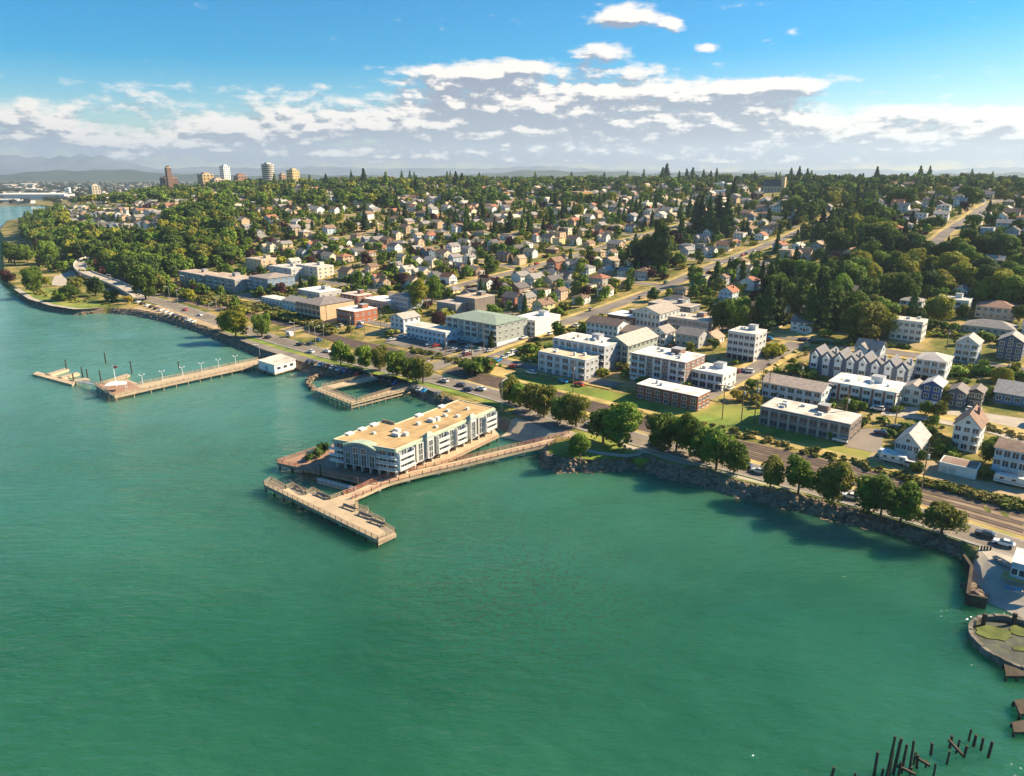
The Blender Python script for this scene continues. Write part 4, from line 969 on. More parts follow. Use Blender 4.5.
def townhouses():
    p, w = front((807.5,372.5), 905.5); u = w/8
    t = thing('townhouse_row', 'row of eight narrow grey townhouses with pointed white gabled bays', 'townhouses', p, ROT); a = sn(p); FOOT.append((a[0]-w-2, a[0]+2, a[1]-2, a[1]+14))
    H0 = 7.9
    for i in range(8):
        x0, x1 = i*u+.02, (i+1)*u-.02; c = (x0+x1)/2; tall = .5 if i % 2 == 0 else 0
        mb = MB(); gable_wall(mb, x0,x1,0,11,-3,H0+tall,2.4); un = mb.build('townhouse_unit', M['paint'], t, (.16,.19,.25))
        mb = MB(); gable(mb, x0+.1,x1-.1,0,11,H0+tall,2.4,'y',.25); mb.build('roof', M['shingle'], un, (.19,.19,.205))
        b0, b1 = c-u*.27, c+u*.27
        mb = MB(); gable_wall(mb, b0,b1,-1.1,-.02,2.6,H0-.3+tall,1.6); mb.build('gabled_bay', M['stucco'], un, (.78,.78,.77))
        mb = MB(); gable(mb, b0,b1,-1.1,0,H0-.3+tall,1.6,'y',.3); mb.build('bay_roof', M['trim'], un)
        for z, ww_, hh_ in ((6.8+tall,1.0,1.1),(4.0,2.1,1.5)): window(un, c, -1.1, z, 'f', ww_, hh_)
        mb = MB(); mb.box(b0,b1,-.3,.02,.1,2.3); mb.build('garage_door', M['door'], un, (.6,.62,.64))
        if i % 2: mb = MB(); mb.box(x1-.9,x1-.1,5,5.8,H0,H0+3.2); mb.build('chimney', M['paint'], un, (.5,.5,.5))
    for fl in (1.5,4.3,7): 
        for y in (2.5,8): window(t, w-.02, y, fl, 'r', 1.3, 1.4)
townhouses()
bld('house', 'white three storey house with stacked balconies between townhouses and blue hillside houses', (913,379), 943, 13, 3, (.74,.74,.72), 'hip', (.5,.47,.44), fh=2.9, bays=4, sb=3, balc=(1,2,3), rise=2.0, cat='house', ground='dark')
bld('house', 'plain cream gabled house at the head of the row by the upper lane', (901,402.5), 919, 9, 2, (.66,.63,.55), 'gable', (.34,.31,.28), fh=3.0, bays=2, sb=2, cat='house')
bld('house', 'bright blue gabled house with white trim and white porch', (919.5,405), 938, 9, 3, (.045,.09,.24), 'gable', (.5,.5,.5), fh=2.7, wm='paint', bays=2, sb=2, cat='house', base=(2.4,(.72,.72,.7)))
bld('house', 'dark blue grey gabled cottage beside the bright blue gabled house', (944.5,406), 963, 9, 2, (.1,.125,.16), 'gable', (.22,.2,.19), fh=2.9, wm='paint', bays=2, sb=2, cat='house')
bld('house', 'small dark brown gabled cottage with red door at the end of its row', (966.5,405.5), 980, 8, 2, (.1,.085,.07), 'gable', (.23,.2,.18), fh=2.8, wm='paint', bays=2, sb=2, cat='house')
bld('hall_building', 'long grey roofed blue walled hall behind the upper lane', (993,402), 1040, 14, 1, (.13,.2,.3), 'gable', (.4,.38,.35), fh=4.0, bays=5, sb=2, axis='x', rise=3.2, cat='hall')
bld('house', 'grey roofed white cottage beside the parked trailers', (893,457), 917, 14, 2, (.6,.6,.58), 'gable', (.4,.4,.39), fh=2.6, bays=4, sb=3, rise=3.4, cat='house', base=(2.3,(.55,.55,.53)))
bld('house', 'large white three storey house with steep brown roof above the long garage', (950,448), 976, 12, 3, (.76,.74,.7), 'gable', (.26,.17,.13), fh=2.75, wm='paint', bays=3, sb=3, rise=3.8, cat='house', balc=(2,), chimney=True)
bld('garage', 'long low white garage with flat brown roof beside the gravel alley', (938,472), 975, 6.5, 1, (.72,.7,.66), roofc=(.22,.15,.12), fh=2.7, bays=4, sb=1, garage=2, cat='garage', skip=((0,2),(0,3)), side=False)
bld('house', 'white and pale blue house with brown eaves beside the parked motorhome', (990,475), 1032, 10, 3, (.5,.58,.66), 'hip', (.24,.17,.13), fh=2.9, wm='paint', bays=5, sb=2, balc=(1,2,3), rise=1.6, cat='house', base=(2.6,(.4,.5,.6)))
bld('house', 'pale grey blue three storey gabled house on the upper slope road', (953,361), 975, 11, 3, (.5,.54,.58), 'gable', (.42,.4,.38), fh=2.8, wm='paint', bays=3, sb=2, balc=(0,1,2), rise=2.8, cat='house')
bld('house', 'navy blue gabled house with white window trim on the upper slope', (995,358), 1020, 11, 3, (.06,.09,.16), 'gable', (.36,.34,.32), fh=2.7, wm='paint', bays=3, sb=2, rise=2.8, cat='house')
bld('apartment_block', 'cream flat roofed three storey house with regular windows below the hillside trees', (889,338.5), 920, 10, 3, (.68,.64,.56), roofc=(.62,.57,.5), fh=3.0, bays=5, sb=3, ww=1.7, units=2, cat='apartments', lintel='trim')
bld('house', 'white balconied house tucked behind the cream flat roofed house', (898,315), 920, 10, 3, (.6,.62,.62), 'hip', (.3,.28,.26), fh=2.7, bays=3, sb=2, balc=(0,1,2), rise=1.6, cat='house')
bld('house', 'large peach house with broad reddish hipped roof on the slope', (974,317), 1014, 14, 2, (.68,.5,.36), 'hip', (.32,.19,.14), fh=3.0, bays=6, sb=3, rise=2.6, cat='house', balc=(2,3))
bld('house', 'low wide house with grey hipped roof below the peach house', (963,331), 1013, 13, 1, (.5,.45,.38), 'hip', (.3,.28,.26), fh=3.2, bays=7, sb=3, rise=2.8, cat='house')
bld('house', 'white house with flat decks beside the cream flat roofed house', (933,310), 967, 12, 2, (.62,.62,.58), roofc=(.5,.48,.45), fh=3.0, bays=5, sb=3, balc=(1,3), cat='house')
# the middle
bld('apartment_block', 'white stepped three storey apartments at the corner above the railway crossing', (538.5,371.5), 585, 10, 3, (.4,.42,.45), roofc=(.66,.52,.36), fh=2.9, bays=6, sb=3, balc=(1,3,5), cat='apartments', units=4, piers=((.76,.75,.72),'stucco'), lintel='trim')
bld('apartment_block', 'taller white apartments with many roof units behind the stepped white apartments', (553,364), 604, 15, 4, (.42,.44,.48), roofc=(.72,.66,.58), fh=2.95, bays=8, sb=4, balc=(2,6,7), cat='apartments', units=7, piers=((.74,.73,.7),'stucco'))
bld('lodge_building', 'green gabled lodge with yellow side wall and tall front windows', (602.5,365), 627, 26, 4, (.3,.36,.3), 'gable', (.44,.41,.36), fh=2.7, bays=4, sb=7, rise=3.2, ww=2.1, wh=1.9, side=True, cat='lodge')
bld('terraced_apartments', 'brown roofed white terrace with blue lower storey behind the green lodge', (586,338), 617, 11, 3, (.62,.64,.66), 'gable', (.18,.13,.11), fh=2.9, bays=7, sb=2, axis='x', rise=2.2, cat='apartments', base=(2.9,(.16,.22,.3)))
bld('terraced_apartments', 'second brown roofed terrace stepping back from the white and blue terrace', (619,342), 645, 12, 2, (.64,.62,.6), 'gable', (.24,.19,.16), fh=2.9, bays=6, sb=2, axis='x', rise=2.2, cat='apartments')
bld('hall_building', 'brown walled hall with a broad bright white roof', (607,322), 634, 15, 1, (.2,.1,.08), roofc=(.85,.84,.82), fh=4.0, wm='brick', bays=4, sb=3, cat='hall')
bld('schoolhouse', 'big grey and white gabled hall with cream side wall', (632,325), 659, 22, 2, (.52,.54,.55), 'gable', (.38,.34,.29), fh=4.0, bays=7, sb=5, rise=2.8, wh=2.2, cat='hall')
bld('shop_building', 'long low brown and white building with tan roof beside the grey gabled hall', (667,328), 708, 15, 2, (.36,.22,.16), roofc=(.6,.52,.42), fh=2.9, wm='brick', bays=9, sb=3, cat='shops', lintel='trim', units=3)
bld('shop_building', 'long dark fronted building under trees behind the grey gabled hall', (648,309), 690, 12, 1, (.12,.14,.17), roofc=(.45,.37,.3), fh=3.6, bays=8, sb=2, cat='shops')
bld('house', 'white two storey house with porch just uphill of the white four storey apartments', (650,343), 665, 10, 2, (.7,.7,.68), 'gable', (.33,.3,.27), bays=3, sb=2, balc=(0,1,2), rise=2.6, cat='house')
bld('house', 'white cottage with tan gable beside the isolated four storey block', (700,342.5), 716, 9, 1, (.72,.7,.66), 'gable', (.45,.3,.22), bays=3, sb=2, rise=2.6, cat='house')
bld('house', 'grey cross gabled house with white porches below the long tan roofed shops', (675,345), 698, 11, 2, (.4,.41,.42), 'gable', (.26,.24,.22), bays=4, sb=2, rise=2.4, axis='x', cat='house')
bld('apartment_block', 'large green roofed balconied apartments above the full car park', (447,337.5), 497, 24, 4, (.3,.33,.31), 'hip', (.26,.33,.27), fh=2.85, bays=8, sb=5, balc=(0,1,3,4,6,7), rise=2.0, piers=((.6,.6,.54),'stucco'), cat='apartments', base=(2.4,(.55,.62,.68)))
bld('warehouse_building', 'plain white flat roofed block with bright end wall beside the wide street', (512,333), 535, 22, 3, (.72,.7,.66), roofc=(.74,.71,.66), fh=2.7, bays=6, sb=4, cat='warehouse', wh=1.2, side=False)
bld('motel_wing', 'long pale blue two storey row with white roof facing the upper car park', (407,337), 446, 11, 2, (.52,.6,.68), roofc=(.62,.55,.48), fh=3.0, bays=9, sb=3, cat='motel', lintel='trim')
bld('pavilion_building', 'white three storey gabled pavilion at the end of the pale blue row', (391,331), 404, 12, 3, (.62,.66,.7), 'gable', (.42,.38,.34), fh=2.7, bays=3, sb=3, rise=2.2, cat='pavilion')
bld('office_block', 'tan and dark fronted office above the green roofed apartments', (456,310.5), 475, 18, 3, (.2,.17,.15), roofc=(.5,.38,.26), fh=2.8, bays=5, sb=4, cat='office', side=False)
bld('office_block', 'big tan hall with dark glazed front and grey hipped roof', (297,317), 321, 25, 3, (.58,.42,.26), 'hip', (.24,.21,.2), fh=3.3, bays=6, sb=1, rise=2.4, cat='office', ww=3.0, wh=2.2, trim='greytrim', ground='dark', side=False)
bld('brick_office', 'square red brick block with white roof near the railway crossing', (337,321.5), 355, 17, 2, (.38,.14,.08), roofc=(.8,.77,.72), fh=3.6, wm='brick', bays=6, sb=4, cat='office', wh=1.2)
bld('house', 'white clapboard annex against the shaded end of the tan hall', (283,309), 298, 14, 2, (.56,.58,.6), 'gable', (.3,.28,.26), bays=4, sb=2, axis='x', rise=2, cat='house')
bld('apartment_block', 'four storey blue fronted apartments with tan end wall at the top of the bank', (250,290.5), 269, 22, 4, (.2,.28,.38), 'hip', (.33,.28,.25), fh=2.7, bays=6, sb=5, balc=(0,2,4), rise=1.6, cat='apartments')
bld('apartment_block', 'long grey apartments farthest along the upper road under the wooded bluff', (180,282.5), 204, 14, 3, (.36,.33,.3), roofc=(.5,.38,.3), fh=2.9, bays=8, sb=3, balc=(1,3,5,7), cat='apartments')
bld('apartment_block', 'grey apartments with yellow end wall next along the upper road', (206,287), 236, 16, 3, (.36,.34,.32), roofc=(.48,.37,.29), fh=3.0, bays=9, sb=3, balc=(1,3,5,7), cat='apartments')
bld('apartment_block', 'pale stepped apartments behind the blue fronted apartments', (270,277), 292, 15, 3, (.5,.48,.46), roofc=(.6,.54,.48), fh=2.8, bays=6, sb=3, cat='apartments', balc=(1,4))
bld('apartment_block', 'second pale stepped apartments behind the white roofed store', (298,276), 318, 15, 3, (.62,.55,.44), roofc=(.6,.54,.48), fh=2.8, bays=5, sb=3, cat='apartments', balc=(1,3))
bld('apartment_block', 'tan blocky apartments above the stepped pale apartments', (247,269), 262, 16, 3, (.56,.42,.27), roofc=(.52,.4,.3), fh=2.9, bays=4, sb=3, cat='apartments')
bld('store_building', 'grey fronted store with broad white roof behind the tan hall', (298,295.5), 320, 18, 1, (.42,.42,.42), roofc=(.82,.8,.76), fh=4.0, bays=6, sb=3, cat='store')
bld('brick_store', 'dark brick store with striped parapet behind the red brick block', (341,303.5), 358, 12, 2, (.26,.11,.08), roofc=(.6,.5,.42), fh=3.1, wm='brick', bays=4, sb=3, cat='store')
bld('store_building', 'long tan store with white roof next to the dark brick store', (364,305.5), 391, 16, 1, (.5,.42,.34), roofc=(.8,.77,.73), fh=4.2, bays=6, sb=3, cat='store')
bld('house', 'blue grey shaded house beside the bright green trees', (392,309), 408, 13, 3, (.3,.37,.44), 'gable', (.34,.31,.28), fh=2.8, bays=4, sb=2, rise=2.4, cat='house', lintel='trim')
bld('store_building', 'low white roofed store at the top of the leafy bank', (262,302.5), 283, 9, 1, (.55,.58,.6), roofc=(.72,.68,.62), fh=3.5, bays=6, sb=2, cat='store')
bld('motel_wing', 'low dark roofed row between green roofed apartments and bright trees', (437,312), 456, 11, 2, (.3,.27,.25), roofc=(.42,.35,.3), bays=6, sb=2, cat='shops')
# landmark buildings high on the hill
bld('gymnasium', 'windowless tan brick block high among the hillside trees', (566,204), 577, 36, 1, (.4,.23,.1), roofc=(.4,.25,.15), fh=15, wm='brick', bays=3, sb=1, cat='gymnasium', side=False, ww=.6)
bld('apartment_block', 'white stepped apartments near the brow of the hill', (703,189), 727, 20, 3, (.6,.62,.64), roofc=(.6,.6,.6), fh=3.0, bays=10, sb=3, cat='apartments')
bld('apartment_block', 'white lower block just below the stepped apartments near the brow', (707,196), 729, 14, 2, (.62,.64,.68), roofc=(.5,.5,.52), fh=3.2, bays=8, sb=3, cat='apartments')
bld('apartment_block', 'pair of cream cubes standing among trees above the upper street', (636,212), 646, 14, 3, (.7,.62,.48), roofc=(.6,.55,.45), fh=3.4, bays=3, sb=3, cat='apartments')
bld('house', 'long terracotta roofed hall on the brow beneath tall conifers', (672,184.5), 702, 16, 2, (.56,.42,.3), 'hip', (.36,.16,.09), fh=3.2, bays=8, sb=3, cat='hall', rise=3)
def place_at(px, D):
    u = (px-512)/F; X = u*D*cp; Y = D*cp
    for _ in range(4):
        z = hxy(X, Y); dep = Y*cp-(z-H)*sp; X = u*dep; Y *= D/dep
    return X, Y, hxy(X, Y)
def tower(name, label, px0, px1, topy, D, depth, wall, wm='stucco', fl=10, bays=5, roofs=None, cat='tower', rz=ROT, rnd=False):
    x, y, z = place_at((px0+px1)/2, D); w = (px1-px0)*D/720*.82; h = H+(172-topy)/720*D-z
    t = thing(name, label, cat, (x, y, z), rz); x0 = -w/2
    mb = MB()
    if rnd: mb.prism([(w*.56*math.cos(6.2832*i/20), w*.56*math.sin(6.2832*i/20)+depth/2) for i in range(20)], -6, h)
    else: mb.box(x0,-x0,0,depth,-6,h)
    mb.build('wall', M[wm], t, hexc(wall))
    mb = MB(); mb.box(x0*.55,-x0*.55,depth*.25,depth*.75,h,h+3.0); mb.build('roof_plant', M['stucco'], t, hexc(wall))
    mb = MB(); mb.box(x0-.2,-x0+.2,-.2,depth+.2,h-.6,h-.02) if not rnd else mb.prism([(w*.58*math.cos(6.2832*i/20), w*.58*math.sin(6.2832*i/20)+depth/2) for i in range(20)], h-.8, h+.1); mb.build('roof_edge', M['trim'], t)
    fh = h/fl
    for i in range(fl):
        if rnd:
            mb = MB(); r = w*.565; mb.prism([(r*math.cos(6.2832*k/20), r*math.sin(6.2832*k/20)+depth/2) for k in range(20)], i*fh+fh*.35, i*fh+fh*.8); mb.build('window_band', M['glass'], t); continue
        for j in range(bays): window(t, x0+w*(j+.5)/bays, 0, i*fh+fh*.55, 'f', w/bays*.55, fh*.5, trim='greytrim')
        for j in range(3): window(t, -x0, depth*(j+.5)/3, i*fh+fh*.55, 'r', depth/3*.4, fh*.5, trim='greytrim')
    if roofs: roofs(t, w, depth, h)
    return t
tower('apartment_tower', 'plain white slab tower on the skyline', 219,228.5,166.5, 1500, 14, (.82,.82,.8), fl=11, bays=4)
tower('apartment_tower', 'cream cylinder-like tower with dark middle bands on the skyline', 259,272,164.5, 1480, 18, (.55,.5,.42), fl=12, bays=5, rnd=True)
tower('apartment_tower', 'tan block with yellow walls next to the cream tower on the skyline', 284,297,170, 1620, 18, (.66,.5,.22), fl=6, bays=5)
tower('apartment_tower', 'small orange brick block just left of the yellow walled block', 278,284,174, 1600, 12, (.4,.25,.14), fl=5, bays=2)
tower('campus_building', 'yellow brown school block between brick tower and white slab tower', 195,208,174, 1460, 24, (.48,.34,.16), fl=5, bays=6)
tower('campus_building', 'low tan school wing beneath the white slab tower', 207,219,179, 1440, 22, (.5,.36,.24), fl=3, bays=6)
def cone_roof(t, w, d, h):
    mb = MB(); hip(mb, -w/2,w/2,0,d,h+.1,5,.5); mb.build('roof', M['shingle'], t, (.22,.11,.07))
tower('campus_building', 'dark brick school hall around the brick tower on the skyline', 157,172,177.5, 1420, 24, (.2,.115,.075), 'brick', 4, 6, cone_roof)
tower('brick_tower', 'slender red brick tower rising over the school hall', 166.5,171.5,167.5, 1395, 9, (.22,.12,.08), 'brick', 6, 2)
tower('campus_building', 'red brick gabled hall to the right of the white slab tower', 232,242,175.5, 1560, 22, (.3,.17,.11), 'brick', 4, 5, cone_roof)
tower('apartment_tower', 'grey and tan tower standing alone near the headland', 88,98,185, 1330, 15, (.5,.42,.32), fl=8, bays=4)
def church():
    x, y, z = place_at(770, 1000); t = thing('church', 'large church with steep brown roof and square tan tower on the right brow', 'church', (x, y, z), ROT)
    a = sn((x, y)); FOOT.append((a[0]-26, a[0]+22, a[1]-70, a[1]+24))
    mb = MB(); gable_wall(mb, -13,13,0,20,-5,9,8,'x'); mb.build('wall', M['stucco'], t, (.5,.42,.3))
    mb = MB(); gable(mb, -13,13,0,20,9,8,'x',.6); mb.build('roof', M['shingle'], t, (.14,.1,.08))
    mb = MB(); mb.box(13.1,18.1,3,8,-5,21); mb.build('bell_tower', M['stucco'], t, (.56,.46,.3))
    for i in range(6): window(t, -11+4.4*i, 0, 4.5, 'f', 1.6, 4.5, trim='greytrim')
church()

# ---------------------------------------------------------------- trees
def crown_mesh(name, kind, n, seed, leaf):
    """leaf clumps spread through the crown; height 1 from the ground"""
    rg = np.random.default_rng(seed); P = []; S = []; D = []
    if kind == 'broad':
        lobes = []
        for i in range(17):
            a = rg.uniform(0, 6.283); zz = rg.uniform(.24, .84); rr = .29*math.sqrt(max(.05, 1-((zz-.52)/.46)**2))*rg.uniform(.55, 1.05)
            lobes.append((rr*math.cos(a), rr*math.sin(a), zz, rg.uniform(.12, .2)))
        lobes.append((0,0,.55,.27)); lobes.append((0,0,.75,.2))
        for i in range(n):
            l = lobes[rg.integers(len(lobes))]; d = rg.normal(size=3); d /= np.linalg.norm(d)
            if d[2] < -.3 and rg.random() < .5: d[2] *= -1
            P.append(np.array(l[:3])+d*l[3]*rg.uniform(.72, 1.06)); D.append(d)
    elif kind == 'conifer':
        for i in range(n):
            z = .1+.9*(1-math.sqrt(rg.random())); r = .19*(1-z)**.85*(1+.3*math.sin(z*46+seed)); a = rg.uniform(0, 6.283); q = math.sqrt(rg.uniform(.2, 1))
            wob = 1+.25*math.sin(a*3+z*9+seed); P.append(np.array([r*q*wob*math.cos(a), r*q*wob*math.sin(a), z-.03*q])); D.append(np.array([math.cos(a), math.sin(a), .35]))
    elif kind == 'poplar':
        for i in range(n):
            z = rg.uniform(.06, 1); r = .13*math.sqrt(max(0, 1-((z-.45)/.57)**2))*(1+.25*math.sin(z*22+seed)); a = rg.uniform(0, 6.283); q = math.sqrt(rg.uniform(.3, 1))
            P.append(np.array([r*q*math.cos(a), r*q*math.sin(a), z])); D.append(np.array([math.cos(a), math.sin(a), .6]))
    elif kind == 'shrub':
        lobes = [(rg.uniform(-.45,.45), rg.uniform(-.35,.35), rg.uniform(.3,.6), rg.uniform(.28,.42)) for _ in range(7)]
        for i in range(n):
            l = lobes[rg.integers(7)]; d = rg.normal(size=3); d /= np.linalg.norm(d); d[2] = abs(d[2]) if rg.random() < .7 else d[2]
            p = np.array(l[:3])+d*l[3]*rg.uniform(.75, 1.05); p[2] = max(.03, p[2]); P.append(p); D.append(d)
    P = np.array(P); D = np.array(D); D = D/np.linalg.norm(D, axis=1)[:,None]+rg.normal(scale=.45, size=P.shape); D /= np.linalg.norm(D, axis=1)[:,None]
    T = np.cross(D, rg.normal(size=P.shape)); T /= np.linalg.norm(T, axis=1)[:,None]; B = np.cross(D, T)
    sz = leaf*rg.uniform(.6, 1.3, size=(len(P),1))
    V = np.stack([P-T*sz-B*sz*.7, P+T*sz-B*sz*.5, P+T*sz*.8+B*sz*.7, P-T*sz*.7+B*sz*.6], axis=1).reshape(-1,3)
    return V
def quads_mesh(name, V, mat, mi=None):
    me = bpy.data.meshes.new(name); n = len(V)//4
    me.vertices.add(len(V)); me.vertices.foreach_set('co', np.ascontiguousarray(V, dtype=np.float32).ravel())
    me.loops.add(len(V)); me.loops.foreach_set('vertex_index', np.arange(len(V), dtype=np.int32))
    me.polygons.add(n); me.polygons.foreach_set('loop_start', np.arange(0, len(V), 4, dtype=np.int32))
    for x in (mat if isinstance(mat, list) else [mat]): me.materials.append(x)
    if mi is not None: me.polygons.foreach_set('material_index', mi)
    me.update(); me.validate(); return me
CV = {}; CM = {}
for kind, n1, l1, n2, l2 in (('broad',3600,.029,560,.062),('conifer',2200,.026,420,.05),('poplar',2000,.022,420,.04),('shrub',900,.09,260,.16)):
    for k in range(3):
        for lod, (n, l) in enumerate(((n1,l1),(n2,l2),(int(n1*.42),l1*1.45))):
            CV[kind,k,lod] = crown_mesh(kind, kind, n, 11+k*7+lod*3, l)
            CM[kind,k,lod] = quads_mesh('crown', CV[kind,k,lod], M['needle' if kind == 'conifer' else 'leaf'])
def trunk_mesh(kind):
    mb = MB(); top = {'broad':.62,'conifer':.8,'poplar':.7,'shrub':.3}[kind]; r = {'broad':.026,'conifer':.018,'poplar':.02,'shrub':.03}[kind]
    mb.tube((0,0,-.12),(0,0,top*.6), r*1.2, r*.75, 6); mb.tube((0,0,top*.6),(.01,.01,top), r*.75, r*.25, 6)
    if kind == 'broad':
        for i in range(5): a = i*1.3; mb.tube((0,0,.3+.03*i),(.2*math.cos(a),.2*math.sin(a),.55+.03*i), r*.5, r*.15, 5)
    o = mb.build('trunk', M['bark']); me = o.data; bpy.data.objects.remove(o); return me
TRK = {k: trunk_mesh(k) for k in ('broad','conifer','poplar','shrub')}
GREEN = {'dark green':(.1,.155,.024),'mid green':(.16,.245,.034),'yellow green':(.28,.28,.032),'olive':(.2,.205,.04),'dusky purple':(.08,.036,.038),
         'blackish green':(.045,.07,.02),'deep green':(.068,.118,.028),'blue green':(.055,.088,.034),'golden':(.36,.28,.045)}
TREES = []                                   # (root, kind word, colour, height, px, py, D)
KN = {'broad':('broadleaf_tree','tree'),'conifer':('conifer','conifer'),'poplar':('poplar','tree'),'shrub':('shrub','shrub')}
def tree(kind, x, y, h, col, wide=1.0, label=None, group=None, lod=None, z=None):
    z = hxy(x, y) if z is None else z; pxx, pyy, D = proj(x, y, z)
    nm, cat = KN[kind]; t = thing(nm, label, cat, (x, y, z-.05), random.uniform(0, 6.28), group)
    lod = lod if lod is not None else (0 if h*720/D > 22 else 2 if h*720/D > 11 else 1)
    c = put('crown', CM[kind, random.randrange(3), lod], t); g = GREEN[col]; f = random.uniform(.85, 1.15); c.color = (g[0]*f, g[1]*f, g[2]*f, 1)
    k = put('trunk', TRK[kind], t); t.scale = (h*wide, h*wide, h)
    TREES.append((t, kind, col, h, pxx, pyy-h*360/D, D)); return t
def tree_px(kind, px, py, hpx, col, wide=1.0, label=None, group=None, lod=None):
    p = pick(px, py); D = proj(*p)[2]; return tree(kind, p[0], p[1], hpx*D/720*1.02, col, wide, label, group, lod, p[2])
# street trees on the shore, from the slip towards the headland: (base px, base py, height px, width factor)
for px, py, hp, w, col in [(941,535,36,1.25,'olive'),(900,523,42,1.0,'mid green'),(880,519,46,.95,'dark green'),(867,513,42,.95,'mid green'),(832,503,46,1.05,'olive'),(798,494,39,1.05,'mid green'),(770,488,33,.95,'olive'),
        (734,473,35,.9,'dark green'),(716,470,46,.85,'mid green'),(703,462,38,.95,'mid green'),(690,457,43,.95,'dark green'),(661,451,41,.95,'dark green'),(676,452,38,.9,'mid green'),
        (619,445,46,1.25,'mid green'),(603,444,38,1.1,'dark green'),(580,458,27,1.1,'mid green'),(576,427,35,.9,'olive'),(560,424,30,.9,'mid green'),(544,417,35,.95,'olive'),(530,411,30,.95,'olive'),(509,404,28,1.1,'olive'),(520,407,26,1,'mid green'),
        (423,384,28,1.0,'olive'),(410,380,24,.95,'dark green'),(397,376,27,1.05,'mid green'),(380,371,26,.9,'olive'),(365,368,24,.95,'mid green'),(351,366,14,.8,'dark green'),(341,366,27,.85,'mid green')]:
    tree_px('broad', px, py, hp, col, w*1.06, lod=0)
for px, py, hp, w, col, kd in [(236,336,30,1.25,'yellow green','broad'),(262,337,24,1.0,'mid green','broad'),(226,330,20,1,'yellow green','broad'),(146,300,32,1.0,'dark green','broad'),(158,292,20,1,'olive','broad'),
        (15,265,22,1.2,'dark green','broad'),(28,262,18,1,'mid green','broad'),(50,264,24,.9,'mid green','broad'),(56,262,18,.9,'dark green','broad'),(34,294,28,.9,'mid green','broad'),(8,283,14,1.3,'dusky purple','broad'),
        (70,300,16,1.5,'dark green','broad'),(62,301,12,1.4,'mid green','broad'),(96,296,20,1.1,'deep green','broad'),(112,302,13,1.4,'deep green','broad'),(76,290,14,1.3,'olive','broad'),(47,287,10,1.2,'yellow green','broad'),(128,304,8,1.3,'golden','broad'),
        (444,340,12,.8,'dark green','conifer'),(477,372,16,1.5,'dark green','shrub'),(491,348,18,1.1,'blackish green','conifer'),
        (418,309,30,.95,'yellow green','broad'),(432,302,26,1.0,'mid green','broad'),(408,305,16,1,'mid green','broad'),(357,286,16,1.0,'mid green','broad'),(385,300,10,1,'dark green','broad'),
        (648,271,34,1.0,'deep green','broad'),(638,271,31,.95,'blackish green','broad'),(657,272,50,1.1,'dark green','poplar'),(663,272,44,1.1,'deep green','poplar'),(668,266,26,1.2,'dark green','poplar'),
        (694,285,20,.95,'mid green','broad'),(716,286,24,1.1,'dark green','poplar'),(742,283,22,1.1,'dark green','poplar'),(578,220,16,.95,'yellow green','broad'),
        (722,331,33,1.0,'dark green','broad'),(734,332,36,1.0,'mid green','broad'),(742,330,30,.9,'olive','broad'),(766,330,54,1.15,'deep green','conifer'),(776,328,50,1.1,'blackish green','conifer'),(756,329,36,1.2,'deep green','conifer'),
        (808,331,48,1.25,'deep green','conifer'),(822,330,55,1.15,'deep green','conifer'),(834,328,40,1.2,'dark green','conifer'),(852,339,36,1.1,'dark green','broad'),(866,340,40,1.15,'olive','broad'),(880,338,32,1.0,'yellow green','broad'),(872,312,30,1,'deep green','conifer'),
        (700,232,36,1.2,'blackish green','conifer'),(708,236,38,1.2,'deep green','conifer'),(717,233,40,1.2,'blackish green','conifer'),(726,236,42,1.2,'deep green','conifer'),(733,200,22,1.1,'blackish green','conifer'),(696,226,30,1.3,'blackish green','conifer'),
        (666,183,19,1.4,'blackish green','conifer'),(662,185,17,1.4,'deep green','conifer'),(686,183,14,1.3,'blackish green','conifer'),(692,183,16,1.3,'deep green','conifer'),(364,186,17,1.5,'blackish green','conifer'),(417,198,22,1.7,'deep green','conifer'),(412,200,18,1.6,'blackish green','conifer'),
        (372,205,20,1.6,'deep green','conifer'),(790,184,16,1.3,'deep green','conifer'),(798,185,18,1.3,'blackish green','conifer'),(806,186,17,1.3,'deep green','conifer'),(456,190,18,1.5,'blackish green','conifer'),(462,190,17,1.5,'deep green','conifer'),(468,193,15,1.5,'blackish green','conifer')]:
    tree_px(kd, px, py, hp, col, w)

for px, py, hh in ((318,457,3.2),(324,452,3.6),(309,461,2.4)):
    w_ = at(px, py, DZ); tree('shrub', w_[0], w_[1], hh, 'deep green', .9, z=DZ)

# ---------------------------------------------------------------- hillside forest, gardens, house lots
def blocked(s, n, pad=0, frontage=0):
    for a, b, c, d in FOOT:
        if a-pad < s < b+pad+frontage*.4 and c-pad-frontage < n < d+pad: return True
    for cs, n0, n1, w in CROSS:
        if n0-4 < n < n1+4 and abs(s-cs-5*math.sin(n/140.)) < w*.75+pad: return True
    for an, s0, s1, w in ALONG:
        if s0-4 < s < s1+4 and abs(n-an) < w*.6+pad: return True
    return False
